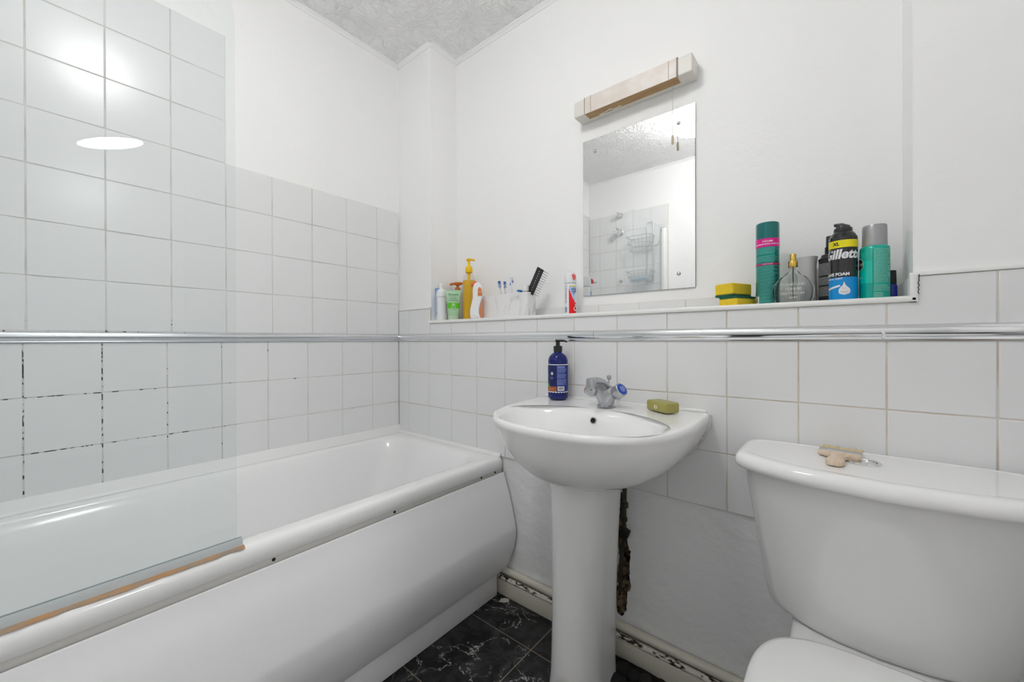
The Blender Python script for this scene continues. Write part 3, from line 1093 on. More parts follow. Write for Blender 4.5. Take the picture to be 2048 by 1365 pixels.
bar = thing('soap_bar', 'olive green soap bar on the right of the wash basin', 'soap', (1.300, -.062, .776), -.55)
M['soap'] = mat('olive_soap', (.36, .33, .095), .35, bump=(60, .001, .3))
bm = BM(); box(bm, -.040, .040, -.023, .023, 0, .028, .006, 4)
obj('bar', bm, M['soap'], bar, local=True)
bm = BM()
pts = [(.006 * math.cos(a), .013 + .0055 * math.sin(a)) for a in [2 * PI * i / 20 for i in range(20)]]
prism(bm, pts, .0006, 'y', -.0234)
prism(bm, [(.0005 + .0014 * math.cos(a), .013 + .0045 * math.sin(a)) for a in [2 * PI * i / 12 for i in range(12)]], .0006, 'y', -.0238, mi=1)
obj('stamp', bm, [mat('soap_stamp', (.78, .74, .60), .5), M['soap']], bar, local=True)

# ---------------------------------------------------------------- toilet
TX = 1.724
wc = thing('toilet', 'white close-coupled toilet with its seat lid closed', 'toilet', (TX, -.3, 0))
def sq(a, y0, y1, z, n_=4.5, bow=0.0, k=96):
    """rounded D: half width a, back y1, sides to y0, front bowed by bow in the middle"""
    yc, b_ = (y0 + y1) / 2, (y1 - y0) / 2
    out = []
    for i in range(k):
        t = 2 * PI * i / k
        c, s = math.cos(t), math.sin(t)
        x = a * math.copysign(abs(c) ** (2 / n_), c)
        y = yc + b_ * math.copysign(abs(s) ** (2 / n_), s)
        if s < 0:
            y -= bow * max(0, 1 - (x / a) ** 2) * abs(s)
        out.append((TX + x, y, z))
    return out
rows = [(.130, -.150, -.015, .3985, 4, .030), (.148, -.160, -.014, .400, 4.5, .036), (.166, -.168, -.013, .410, 5, .040), (.176, -.171, -.012, .430, 5.5, .042),
        (.187, -.175, -.012, .500, 6, .044), (.200, -.179, -.012, .580, 6, .046), (.211, -.183, -.012, .650, 6, .048), (.215, -.185, -.012, .690, 6, .048), (.216, -.185, -.012, .702, 6, .048)]
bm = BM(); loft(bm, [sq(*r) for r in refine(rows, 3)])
cis = obj('cistern', bm, M['ceramic_shaded'], wc, angle=60)
rows = [(.224, -.193, -.006, .6965, 7, .050), (.230, -.199, -.004, .6975, 7, .050), (.2335, -.203, -.002, .704, 7, .050), (.2335, -.203, -.002, .712, 7, .050),
        (.231, -.200, -.003, .7195, 7, .050), (.226, -.195, -.005, .7240, 7, .050), (.219, -.188, -.010, .7258, 7, .050), (.211, -.178, -.016, .7258, 7, .048),
        (.208, -.174, -.019, .7245, 7, .047), (.203, -.168, -.024, .7245, 7, .046), (.10, -.12, -.06, .7248, 5, .03)]
bm = BM(); loft(bm, [sq(*r) for r in rows])
lid = obj('cistern_lid', bm, M['ceramic'], wc, angle=60)
bm = BM(); lathe(bm, [(.0275, 0), (.0275, .0025), (.0255, .0042), (.0205, .0036), (.0195, .0015), (.0195, .0)], (1.707, -.106, .7246), 48, cap1=False)
fb = obj('flush_button', bm, M['chrome'], wc)
bm = BM(); lathe(bm, [(.0190, .0), (.0190, .0018), (.017, .0024), (.0, .0012)], (1.707, -.106, .7246), 48, cap1=False)
obj('push_plate', bm, M['chrome'], fb)
rows = [(.165, -.42, .0, 0, 0)]
def oval(a, yf, yb, z, n_=2.3, nb=3.2, k=72):
    yc = yb - (yb - yf) * .42
    out = []
    for i in range(k):
        t = 2 * PI * i / k
        c, s = math.cos(t), math.sin(t)
        e = nb if s > 0 else n_
        out.append((TX + a * math.copysign(abs(c) ** (2 / e), c), yc + ((yb - yc) if s > 0 else (yc - yf)) * math.copysign(abs(s) ** (2 / e), s), z))
    return out
rows = [(.115, -.50, -.12, 0), (.112, -.49, -.12, .02), (.100, -.47, -.11, .10), (.108, -.50, -.09, .20), (.140, -.60, -.08, .31), (.156, -.665, -.190, .372), (.158, -.672, -.240, .392), (.154, -.668, -.250, .3980)]
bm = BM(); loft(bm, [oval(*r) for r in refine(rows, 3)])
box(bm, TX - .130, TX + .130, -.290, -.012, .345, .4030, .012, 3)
obj('pan', bm, M['ceramic_shaded'], wc, angle=60)
bm = BM()
rows = [(.170, -.680, -.252, .4035), (.174, -.685, -.249, .405), (.174, -.685, -.249, .4115), (.171, -.682, -.252, .413)]
loft(bm, [oval(*r) for r in rows])
obj('seat', bm, M['plastic_w'], wc, angle=60)
bm = BM()
rows = [(.172, -.682, -.250, .4130), (.176, -.687, -.246, .415), (.176, -.687, -.246, .4205), (.173, -.683, -.249, .425), (.164, -.67, -.257, .4275), (.10, -.55, -.32, .430), (.02, -.46, -.41, .4305)]
loft(bm, [oval(*r) for r in rows])
sl = obj('seat_lid', bm, mat('seat_plastic', (.86, .86, .86), .2, coat=.2), wc, angle=60)
for s_ in (-1, 1):
    bm = BM(); cyl(bm, (TX + s_ * .075 - .016, -.262, .4035), (TX + s_ * .075 + .016, -.262, .4035), .008, k=20)
    obj('hinge', bm, M['plastic_w'], wc)

# paste brush lying on the cistern lid
br = thing('paste_brush', 'flat wooden-handled brush lying on the cistern lid', 'brush', (1.6690, -.093, .7262), -.10)
br.scale = (1.03, 1.14, 1)
M['wood'] = mat('pale_wood', (.72, .58, .44), .5, bump=(50, .001, .3))
noise_mix(M['wood'], (.74, .61, .48), (.64, .48, .34), 30, .4, .7, 4, 0, (6, 1, 1))
bm = BM()
half = [(.0, -.072), (.010, -.071), (.0155, -.062), (.0165, -.048), (.0135, -.034), (.0125, -.024), (.0190, -.012), (.031, -.005), (.0335, -.002), (.0335, .012)]
hp = [(p.x, p.y) for p in smooth_path([(x * (.86 if y < -.02 else 1), y, 0) for x, y in half], 4)]
prism(bm, hp + [(-x, y) for x, y in hp[::-1] if x > 1e-4], .009, 'z', 0, bev=.0025, seg=3)
obj('handle', bm, M['wood'], br, local=True)
bm = BM(); box(bm, -.0335, .0335, .0115, .026, -.0003, .0105, .0015)
obj('ferrule', bm, M['steel'], br, local=True)
bm = BM()
rr = random.Random(6)
for i in range(90):
    x = -.0325 + .065 * rr.random(); z = .0015 + .0080 * rr.random()
    cyl(bm, (x, .024, z), (x * 1.08 + rr.uniform(-.001, .001), .056 + rr.uniform(-.004, .003), z + rr.uniform(-.001, .001)), .0011, .0005, k=5)
box(bm, -.0325, .0325, .024, .047, .001, .0095, .001)
obj('bristles', bm, mat('bristle', (.66, .53, .28), .7), br, local=True)

# ---------------------------------------------------------------- pipes and damage by the skirting
bm = BM()
tube(bm, [(.60 + 1.5 * i / 20, -.0065, .0915 + .001 * math.sin(i)) for i in range(21)], .0125, 16)
tag(obj('water_pipe', bm, M['cream']), 'cream painted water pipe along the wall, the upper smooth one', 'pipe')
bm = BM()
tube(bm, [(.655 + 1.445 * i / 40, -.0125, .0660 + .0006 * math.sin(2 * i)) for i in range(41)], .0085, 14)
tag(obj('water_pipe', bm, M['peeling']), 'water pipe with flaking paint on top of the skirting board', 'pipe')
M['brass'] = mat('tarnished_brass', (.07, .058, .04), .5, .6, bump=(80, .002, .8))
M['grime'] = mat('grimy_metal', (.03, .026, .022), .6, .3, bump=(90, .003, .9))
sv = thing('supply_pipe', 'grimy supply pipe and valve on the wall behind the pedestal', 'pipe', (1.166, -.014, .32))
bm = BM(); tube(bm, smooth_path([(1.172, -.016, .594), (1.172, -.016, .55), (1.170, -.015, .46), (1.166, -.013, .36), (1.158, -.010, .30), (1.152, -.005, .20)], 6), .0065, 12)
obj('tail_pipe', bm, M['brass'], sv)
bm = BM(); lathe(bm, [(.008, 0), (.0135, .004), (.0135, .022), (.010, .026), (.0115, .03), (.0115, .044), (.008, .048)], (1.172, -.016, .525), 8)
obj('valve', bm, M['grime'], sv)
bm = BM(); lathe(bm, [(.008, 0), (.0125, .002), (.0125, .016), (.008, .018)], (1.170, -.015, .462), 6)
obj('compression_nut', bm, M['brass'], sv)
bm = BM(); lathe(bm, [(.008, 0), (.011, .002), (.011, .012), (.008, .014)], (1.1685, -.0145, .420), 6)
obj('compression_nut', bm, M['brass'], sv)
bm = BM(); box(bm, 1.160, 1.184, -.026, -.006, .372, .400, .002)
transform(bm, Matrix.Translation((1.172, 0, .386)) @ Matrix.Rotation(.35, 4, 'Y') @ Matrix.Translation((-1.172, 0, -.386)))
obj('pipe_clip', bm, M['grime'], sv)
bm = BM(); tube(bm, smooth_path([(1.172, -.012, .372), (1.178, -.012, .352), (1.176, -.010, .335), (1.180, -.008, .322)], 5), .0014, 8)
obj('loose_wire', bm, M['grime'], sv)
M['rubble'] = mat('dirty_black', (.012, .012, .013), .5, bump=(60, .003, .6))
rr = random.Random(9)
frag = None
for i, (fx, fy, s_) in enumerate(((1.182, -.060, .026), (1.215, -.062, .024), (1.248, -.055, .022), (1.190, -.110, .028), (1.235, -.105, .026), (1.278, -.060, .018))):
    if frag is None:
        bm = BM(); bmesh.ops.create_icosphere(bm, subdivisions=3, radius=1)
        for v in bm.verts:
            v.co *= 1 + rr.uniform(-.06, .06)
            v.co.z *= .42
        frag = o = obj('rubble_piece', bm, M['rubble'], angle=80)
    else:
        o = frag.copy(); col.objects.link(o)
    o.location = (fx, fy, s_ * .38); o.scale = (s_, s_ * .8, s_); o.rotation_euler = (0, 0, rr.uniform(0, 3))
    tag(o, 'black lump of floor rubble between the pedestal and the skirting board', 'rubble', 'rubble lumps behind the pedestal')
bm = BM()
rr = random.Random(12)
ring = []
for i in range(31):
    x = 1.14 + .36 * i / 30
    w = (.012 + .028 * (1 - i / 30)) * rr.uniform(.6, 1.25)
    ring.append([(x, -.017, .0002), (x, -.017 - w, .0002), (x, -.017 - w * .6, .0025), (x, -.017, .006 * rr.uniform(.5, 1.1))])
loft(bm, ring); bmesh.ops.recalc_face_normals(bm, faces=bm.faces)
tag(obj('dirt_ridge', bm, M['dark']), 'ridge of black dirt along the skirting board right of the pedestal', 'dirt')
bm = BM()
pts = [(.700, -.055), (.716, -.048), (.728, -.034), (.722, -.022), (.706, -.024), (.694, -.036)]
prism(bm, pts, .0012, 'z', .0002)
tag(obj('plaster_splash', bm, mat('splash', (.55, .53, .48), .8)), 'pale splash on the black floor in the corner by the bath', 'stain')

# ---------------------------------------------------------------- things on the ledge, from the left
Z0 = LEDGE
def put(name, label, cat, x, y, rotz=0):
    return thing(name, label, cat, (x, y, Z0), rotz)

# pale blue tube at the far left, behind the white bottle
t = put('tube', 'pale blue tube at the far left of the ledge behind a white bottle', 'tube', .2535, .034, .55)
bm = BM(); loft(bm, [[(.0105 * math.cos(a) * w, .012 * math.sin(a) * d, z) for a in [2 * PI * i / 24 for i in range(24)]] for w, d, z in ((.8, 1, .018), (.95, 1, .022), (1.05, .8, .08), (1.15, .10, .143), (1.15, .08, .152))])
obj('tube_body', bm, mat('pale_blue', (.20, .38, .66), .35), t, local=True)
bm = BM(); lathe(bm, [(.009, 0), (.010, .002), (.010, .018), (.009, .019)], k=24)
obj('cap', bm, M['plastic_w'], t, local=True)

# white bottle with nozzle
px, py = .2935, .022
t = put('squeeze_bottle', 'slim white bottle with a narrow nozzle and blue print, left end of ledge', 'bottle', px, py)
M['bottle_white'] = mat('bottle_white', (.82, .83, .86), .25)
bm = BM(); lathe(bm, refine([(.0225, 0), (.0245, .004), (.0245, .05), (.0245, .103), (.0245, .106)], 3), k=36)
obj('bottle_body', bm, M['bottle_white'], t, local=True)
bm = BM(); lathe(bm, refine([(.0243, .1075), (.0240, .122), (.020, .134), (.0125, .141), (.0085, .145), (.0080, .163), (.0072, .1665), (.004, .168)], 3), k=36)
obj('cap', bm, M['bottle_white'], t, local=True)
fa = facing((px, py))
bm = BM()
cpatch(bm, .0249, fa - 1.6, fa + 1.6, .1055, .1072, 1)
small_lines(bm, .0249, fa - 1.25, fa - .75, .045, .100, 7, 0, 21, .35)
small_lines(bm, .0249, fa - 1.3, fa - .7, .022, .043, 8, 0, 22)
small_lines(bm, .0249, fa + .75, fa + 1.2, .03, .085, 6, 0, 23)
obj('label', bm, [mat('print_blue_grey', (.12, .15, .30), .5), mat('grey_line', (.35, .36, .38), .5)], t, local=True)

# bottle with orange pump behind
px, py = .285, .128
t = put('pump_bottle', 'clear bottle with a brown-orange pump head behind the green tube', 'bottle', px, py)
bm = BM(); lathe(bm, refine([(.025, 0), (.027, .004), (.027, .12), (.0255, .135), (.018, .146), (.014, .149)], 3), k=36)
obj('bottle_body', bm, mat('clear_plastic', (.70, .70, .68), .15, trans=.35), t, local=True)
M['rust_orange'] = mat('rust_orange', (.55, .16, .015), .35)
bm = BM(); lathe(bm, [(.012, .148), (.012, .160), (.007, .162), (.007, .172), (.018, .174), (.019, .182), (.016, .186), (.004, .187)], k=30)
tube(bm, smooth_path([(0, 0, .180), (.020, .012, .181), (.036, .020, .178), (.040, .022, .168)], 5), .006, 12)
tube(bm, smooth_path([(0, 0, .180), (-.018, -.012, .180), (-.030, -.020, .176)], 5), .0058, 12)
obj('pump_head', bm, M['rust_orange'], t, local=True)

# green face-wash tube, cap down
px, py = .3665, .027
fa = facing((px, py))
t = put('face_wash_tube', 'pale green squeeze tube with a bright green band standing on its cap', 'tube', px, py, fa + PI / 2)
M['pale_green'] = mat('pale_green_tube', (.40, .62, .40), .3)
def tube_ring(w, d, z, k=40):
    return [(w * math.copysign(abs(math.cos(a)) ** .75, math.cos(a)), d * math.sin(a), z) for a in [2 * PI * i / k for i in range(k)]]
bm = BM(); loft(bm, [tube_ring(*r) for r in refine([(.0225, .016, .020), (.0245, .0165, .030), (.0275, .0150, .060), (.0315, .010, .100), (.0345, .0045, .122), (.0350, .0022, .126), (.0350, .0020, .133)], 3)])
tb = obj('tube_body', bm, M['pale_green'], t, local=True)
bm = BM(); loft(bm, [tube_ring(*r) for r in ((.0215, .0155, 0), (.0225, .0165, .002), (.0235, .0170, .019), (.0225, .016, .020))])
obj('cap', bm, mat('pale_green_cap', (.50, .66, .48), .3), t, local=True)
def tfront(z):   # front of the flat tube (local -y side)
    zs = [(.020, .016), (.030, .0165), (.060, .0150), (.100, .010), (.122, .0045), (.133, .002)]
    for (a, b_), (c, d) in zip(zs, zs[1:]):
        if z <= c:
            return b_ + (d - b_) * (z - a) / (c - a)
    return .002
def tw(z):
    zs = [(.020, .0225), (.030, .0245), (.060, .0275), (.100, .0315), (.133, .0350)]
    for (a, b_), (c, d) in zip(zs, zs[1:]):
        if z <= c:
            return b_ + (d - b_) * (z - a) / (c - a)
    return .035
def tp(u, z, off=.0006):
    w, d = tw(z), tfront(z)
    cc = min(1, abs(u) / w) ** (1 / .75)
    return (u, -d * math.sqrt(max(0, 1 - cc * cc)) - off, z)
bm = BM()
def tband(z0, z1, mi, n1=5, f=.97, off=.0006):
    for j in range(n1):
        za, zb = z0 + (z1 - z0) * j / n1, z0 + (z1 - z0) * (j + 1) / n1
        for i in range(14):
            ua, ub = -f + 2 * f * i / 14, -f + 2 * f * (i + 1) / 14
            bm.faces.new([bm.verts.new(tp(ua * tw(za), za, off)), bm.verts.new(tp(ub * tw(za), za, off)), bm.verts.new(tp(ub * tw(zb), zb, off)), bm.verts.new(tp(ua * tw(zb), zb, off))]).material_index = mi
tband(.052, .076, 0)
add_text(bm, 'Simple', .0165, lambda u, v: tp(u, .113 + v, .0010), 1, bold=.0003)
add_text(bm, 'kind to skin', .0062, lambda u, v: tp(u, .1015 + v, .0010), 1)
add_text(bm, 'refreshing', .0068, lambda u, v: tp(u, .0945 + v, .0010), 1, bold=.0001)
add_text(bm, 'facial wash gel', .0068, lambda u, v: tp(u, .0870 + v, .0010), 1, bold=.0001)
add_text(bm, 'with vitamins', .0055, lambda u, v: tp(u, .046 + v, .0010), 1)
for r0, r1 in ((.0055, .0072), (.002, .0038)):
    for i in range(24):
        a0_, a1_ = 2 * PI * i / 24, 2 * PI * (i + .62) / 24
        bm.faces.new([bm.verts.new(tp(r * math.cos(a), .0665 + r * math.sin(a), .0012)) for r, a in ((r0, a0_), (r1, a0_), (r1, a1_), (r0, a1_))]).material_index = 2
bm.faces.new([bm.verts.new(tp(u, z, .0012)) for u, z in ((-.011, .0555), (.011, .0555), (.011, .0567), (-.011, .0567))]).material_index = 2
obj('print', bm, [mat('bright_green', (.10, .52, .005), .4), mat('dark_green_print', (.07, .26, .12), .5), M['white']], t, local=True, smooth=False)

# yellow pump bottle
px, py = .408, .082
fa = facing((px, py))
t = put('pump_bottle', 'amber liquid bottle with a tall yellow pump near the left end', 'bottle', px, py)
M['clear'] = thin_glass('clear_bottle', (.93, .93, .91), 1.35, .02)
bm = BM(); lathe(bm, refine([(.026, 0), (.0285, .004), (.0290, .05), (.0285, .10), (.0280, .160), (.0255, .186), (.0200, .203), (.0135, .211), (.0125, .214)], 4), k=40)
bb_ = obj('bottle_body', bm, M['clear'], t, local=True, angle=60)
bm = BM(); lathe(bm, refine([(.0255, .0012), (.0278, .005), (.0282, .05), (.0278, .10), (.0272, .160), (.0262, .176)], 4), k=40)
obj('liquid', bm, mat('amber_liquid', (.86, .50, .010), .15, trans=.15), bb_, local=True, angle=60)
M['yellow'] = mat('yellow_plastic', (.86, .52, .0), .35)
bm = BM(); lathe(bm, [(.0035, .012), (.0035, .21)], k=14)
lathe(bm, [(.0065, .17), (.0075, .212)], k=18)
obj('dip_tube', bm, M['yellow'], bb_, local=True)
bm = BM(); lathe(bm, refine([(.0155, .2115), (.0160, .215), (.0158, .228), (.0135, .237), (.0075, .243), (.0055, .248), (.0055, .262)], 3), k=32)
lathe(bm, [(.0055, .262), (.0090, .265), (.0105, .270), (.0098, .274), (.003, .2755)], k=28)
da = fa + PI / 2
tube(bm, smooth_path([(-.012 * math.cos(da), -.012 * math.sin(da), .269), (0, 0, .2700), (.014 * math.cos(da), .014 * math.sin(da), .2700), (.027 * math.cos(da), .027 * math.sin(da), .2675)], 5), [.0044] * 10 + [.004] * 6, 14)
obj('pump_head', bm, M['yellow'], t, local=True, angle=60)

# curved white lotion bottle with orange flip cap
px, py = .514, .018
fa = facing((px, py))
t = put('lotion_bottle', 'curved white bottle with an orange flip cap and orange window', 'bottle', px, py, fa + PI / 2)
ol = smooth_path([(-.021, .001, 0), (-.0245, .016, 0), (-.0235, .040, 0), (-.0170, .070, 0), (-.0130, .090, 0), (-.0135, .115, 0), (-.0100, .138, 0), (-.0010, .1500, 0),
                  (.0120, .1500, 0), (.0230, .138, 0), (.0265, .115, 0), (.0260, .090, 0), (.0200, .070, 0), (.0130, .045, 0), (.0125, .022, 0), (.0190, .001, 0)], 4)
bm = BM(); prism(bm, [(p.x, p.y) for p in ol], .030, 'y', -.015, bev=.005, seg=4)
obj('bottle_body', bm, mat('lotion_white', (.86, .86, .88), .22), t, local=True, angle=50)
M['orange'] = mat('orange_red', (.80, .10, .005), .3)
M['peach'] = mat('peach_window', (.70, .25, .09), .35)
bm = BM()
prism(bm, [(p.x, p.y) for p in smooth_path([(-.019, .134, 0), (-.020, .143, 0), (-.012, .151, 0), (.001, .1565, 0), (.003, .152, 0), (-.004, .146, 0), (-.012, .137, 0), (-.019, .134, 0)], 4)][:-1], .020, 'y', -.010, bev=.003)
obj('flip_cap', bm, M['orange'], t, local=True, angle=50)
bm = BM()
prism(bm, [(.0070, .094), (.0255, .094), (.0255, .108), (.0225, .124), (.0165, .131), (.0100, .128), (.0070, .118)], .0012, 'y', -.0160)
prism(bm, [(.0100, .100), (.0230, .100), (.0230, .103), (.0100, .103)], .0006, 'y', -.0165, mi=1)
prism(bm, [(.0115, .118), (.0190, .118), (.0190, .1215), (.0115, .1215)], .0006, 'y', -.0165, mi=1)
obj('window', bm, [M['peach'], mat('peach_print', (.55, .12, .04), .4)], t, local=True)
bm = BM()
prism(bm, [(p.x, p.y) for p in smooth_path([(.0205, .001, 0), (.0145, .022, 0), (.0155, .045, 0), (.0225, .070, 0), (.0285, .085, 0), (.0275, .06, 0), (.0265, .03, 0), (.0275, .001, 0)], 4)], .018, 'y', -.009)
obj('grip_strip', bm, M['peach'], t, local=True)

# marble-effect toothbrush box
t = put('toothbrush_box', 'grey marble-effect box holding toothbrushes on the ledge', 'box', .620, .084)
M['marble'] = mat('marble_effect', (.80, .80, .80), .22)
noise_mix(M['marble'], (.80, .80, .80), (.56, .56, .58), 17, .54, .70, 6, 1.6, (1, 1, .5))
bm = BM()
X0, X1, Y0, Y1, H = -.127, .136, -.034, .024, .0975
def rim_ring(i, z):
    return rrect(X0 + i, X1 - i, Y0 + i, Y1 - i, .006 - i * .4, z, 4)
loft(bm, [rim_ring(.001, 0), rim_ring(0, .001), rim_ring(0, H - .001), rim_ring(.001, H), rim_ring(.003, H), rim_ring(.0035, H - .001), rim_ring(.0035, .004)])
obj('box_body', bm, M['marble'], t, local=True)
bm = BM()
for xx in (.0085,):
    box(bm, xx - .0015, xx + .0015, Y0 + .003, Y1 - .003, .003, H - .003)
obj('divider', bm, M['marble'], t, local=True)

# toothbrushes
def toothbrush(name, label, base, top, roll, bristle_mats, group=None):
    d = Vector(top) - Vector(base)
    L = d.length
    t = thing(name, label, 'toothbrush', base, 0, group)
    q = Vector((0, 0, 1)).rotation_difference(d.normalized()).to_matrix().to_4x4() @ Matrix.Rotation(roll, 4, 'Z')
    bm = BM()
    pth = [(0, 0, 0), (0, 0, .05), (0, 0, L * .62), (0, 0, L - .036), (0, 0, L - .026), (0, 0, L - .006), (0, 0, L)]
    tube(bm, pth, [.004, .0052, .0045, .0026, .0052, .0056, .0038], 14, sx=.7)
    transform(bm, q)
    obj('handle', bm, bristle_mats[0], t, local=True)
    bm = BM()
    for i in range(5):
        for j in range(3):
            zc, xc = L - .026 + .0052 * i, -.0036 + .0036 * j
            cyl(bm, (xc, -.003, zc), (xc, -.0125 + .001 * (i % 2), zc), .0019, k=6, mi=(i + j) % 2 if i < 3 else 0)
    transform(bm, q)
    obj('bristles', bm, bristle_mats[1:], t, local=True)
    return t
M['brush_clear'] = mat('brush_clear', (.72, .76, .82), .2)
M['br_blue'] = mat('bristle_blue', (.015, .10, .50), .5)
M['br_white'] = mat('bristle_white', (.75, .80, .88), .5)
toothbrush('toothbrush', 'leftmost toothbrush in the marble-effect box, blue and white bristles', (.612, .085, Z0 + .006), (.597, .070, 1.2155), .5, (M['brush_clear'], M['br_blue'], M['br_white']))
toothbrush('toothbrush', 'toothbrush second from the left in the marble-effect box', (.6195, .094, Z0 + .006), (.6205, .074, 1.2125), .9, (M['brush_clear'], M['br_blue'], M['br_white']))
tb3 = toothbrush('toothbrush', 'taller white toothbrush with a blue-marked back, right of the other two', (.664, .085, Z0 + .006), (.648, .078, 1.2275), 2.9, (M['br_white'], M['br_white'], M['br_blue']))
bm = BM()
d = Vector((.648 - .664, -.007, 1.2275 - Z0 - .006)); L = d.length
q = Vector((0, 0, 1)).rotation_difference(d.normalized()).to_matrix().to_4x4() @ Matrix.Rotation(2.9, 4, 'Z')
box(bm, -.0022, .0022, .0030, .0044, L - .036, L - .006, .0008)
transform(bm, q)
obj('back_mark', bm, M['br_blue'], tb3, local=True)
# toothpaste tube with a white cap, leaning in the box
t = thing('toothpaste_tube', 'white-capped toothpaste tube leaning in the marble-effect box', 'tube', (.722, .080, Z0 + .005))
d = Vector((.012, -.012, .122)).normalized()
q = Vector((0, 0, 1)).rotation_difference(d).to_matrix().to_4x4() @ Matrix.Rotation(.6, 4, 'Z')
bm = BM(); loft(bm, [tube_ring(w, dd, z, 28) for w, dd, z in ((.020, .002, 0), (.020, .006, .02), (.017, .011, .06), (.014, .0125, .092), (.010, .010, .099))]); transform(bm, q)
obj('tube_body', bm, mat('tube_blue_white', (.45, .62, .85), .3), t, local=True)
bm = BM(); lathe(bm, [(.0115, .098), (.0135, .100), (.0140, .120), (.0132, .1245), (.004, .126)], k=30); transform(bm, q)
obj('cap', bm, M['plastic_w'], t, local=True)
t = thing('razor', 'blue and black razor lying across the right of the marble-effect box', 'razor', (.740, .068, 1.1555), .15)
bm = BM(); tube(bm, smooth_path([(.030, .004, .0015), (.008, .001, .0022), (-.012, 0, .0025), (-.026, -.002, .006)], 5), [.0020] * 8 + [.0024] * 8, 10)
obj('handle', bm, M['black'], t, local=True)
bm = BM(); box(bm, -.036, -.024, -.016, .012, .003, .011, .002)
obj('razor_head', bm, mat('razor_blue', (.02, .22, .55), .35), t, local=True)

# black vent hairbrush standing in the box
t = thing('hairbrush', 'black vent hairbrush leaning out of the marble-effect box', 'hairbrush', (.738, .084, Z0 + .006))
b0, b1 = Vector((.750, .078, 1.155)), Vector((.8010, .074, 1.2400))
ax = (b1 - b0).normalized()
view = Vector((math.cos(facing((.79, .07))), math.sin(facing((.79, .07))), 0))
side = ax.cross(view).normalized()
if side.x < 0:
    side = -side
nrm = side.cross(ax).normalized()
flat = (view * .86 + side * -.5).normalized()
flat = (flat - ax * flat.dot(ax)).normalized()
wid = ax.cross(flat).normalized()
if wid.x < 0:
    wid = -wid
def BP(u, w, d_):
    p = b0 + ax * u + wid * w + flat * d_
    return (p.x - t.location.x, p.y - t.location.y, p.z - t.location.z)
def obox(bm, u0, u1, w0, w1, d0, d1):
    vv = box(bm, u0, u1, w0, w1, d0, d1, .0008, 1)
    for v in vv:
        v.co = Vector(BP(*v.co))
Lb = (b1 - b0).length
bm = BM()
HWd = .0155
obox(bm, -.004, Lb, -HWd, -.0028, -.003, .003)
obox(bm, -.004, Lb, .0028, HWd, -.003, .003)
for i in range(11):
    u = -.002 + (Lb + .0005) * i / 10.4
    obox(bm, u - .0030, u + .0030, -.004, .004, -.003, .003)
obox(bm, Lb - .004, Lb + .002, -HWd, HWd, -.003, .003)
bmesh.ops.recalc_face_normals(bm, faces=bm.faces)
obj('brush_head', bm, M['black_m'], t, local=True)
bm = BM()
tube(bm, [BP(0, 0, 0), BP(-.012, 0, 0), tuple(Vector((-.004, .004, .062))), (-.010, .006, .004)], [.011, .0085, .0075, .0070], 14)
obj('handle', bm, M['black_m'], t, local=True)
bm = BM()
for i in range(11):
    u = .002 + (Lb - .004) * i / 10
    for w in (.004, .0135):
        p0 = Vector(BP(u, w, -.002))
        dd = (wid * .82 - flat * .45 - ax * .06).normalized()
        cyl(bm, p0, p0 + dd * .0235, .00075, .0006, k=6)
obj('bristles', bm, M['black'], t, local=True)

# toothpaste pump dispenser
px, py = .913, .105
fa = facing((px, py))
t = put('toothpaste_pump', 'white and red toothpaste pump dispenser left of the mirror', 'toothpaste', px, py)
R = .0212
M['disp_white'] = mat('dispenser_white', (.84, .85, .87), .22)
bm = BM(); lathe(bm, [(.0205, 0), (.0212, .002), (.0212, .117), (.0205, .1185)], k=44)
obj('dispenser_body', bm, M['disp_white'], t, local=True)
bm = BM()
for z0, z1, r in ((.1165, .121, .0218),):
    lathe(bm, [(r - .001, z0), (r, z0 + .0008), (r, z1 - .0008), (r - .001, z1)], k=44)
obj('collar', bm, mat('collar_grey', (.45, .48, .55), .3), t, local=True)
bm = BM(); lathe(bm, [(.0205, .1208), (.0212, .1225), (.0208, .150), (.0190, .157), (.0120, .1605), (.003, .161)], k=44)
cp = obj('pump_top', bm, M['disp_white'], t, local=True)
bm = BM()
da = fa + .55
q = Matrix.Rotation(da, 4, 'Z')
tube(bm, smooth_path([(.006, 0, .146), (.018, 0, .146), (.0245, 0, .1415), (.0258, 0, .131)], 5), [.0075, .0074, .0072, .007, .007, .0068, .0066, .0064, .0062, .006, .0058, .0055, .005, .0048, .0046, .0045], 16)
transform(bm, q)
obj('nozzle', bm, mat('nozzle_red', (.72, .10, .10), .35), cp, local=True)
bm = BM()
r1, r2 = R + .0003, R + .0007
cpoly_pts = [(fa - .28, .004)] + [(fa + .95, .004), (fa + .95, .055)] + [(fa + .95 - 1.23 * s, .055 + .046 * s ** 1.6) for s in (.15, .3, .45, .6, .75, .9, 1)]
for i in range(24):   # red field cut off by a rising curve
    a0_, a1_ = fa - .28 + 1.45 * i / 24, fa - .28 + 1.45 * (i + 1) / 24
    def top(a):
        s = 1 - (a - (fa - .28)) / 1.45
        return .046 + .056 * s ** 1.8
    v_ = [bm.verts.new((r1 * math.cos(a), r1 * math.sin(a), z)) for a, z in ((a0_, .003), (a1_, .003), (a1_, top(a1_)), (a0_, top(a0_)))]
    bm.faces.new(v_).material_index = 0
    v_ = [bm.verts.new((r1 * math.cos(a), r1 * math.sin(a), z)) for a, z in ((a0_, top(a0_)), (a1_, top(a1_)), (a1_, .1095), (a0_, .1095))]
    bm.faces.new(v_).material_index = 1
cpatch(bm, r2, fa - .22, fa + 1.15, .1055, .1095, 2)
ctext(bm, 'Colgate', .021, r2, fa + .93, .050, 3, bold=.0006, vertical=True)
ctext(bm, 'COOL', .0085, r2, fa + .62, .096, 4, bold=.0004)
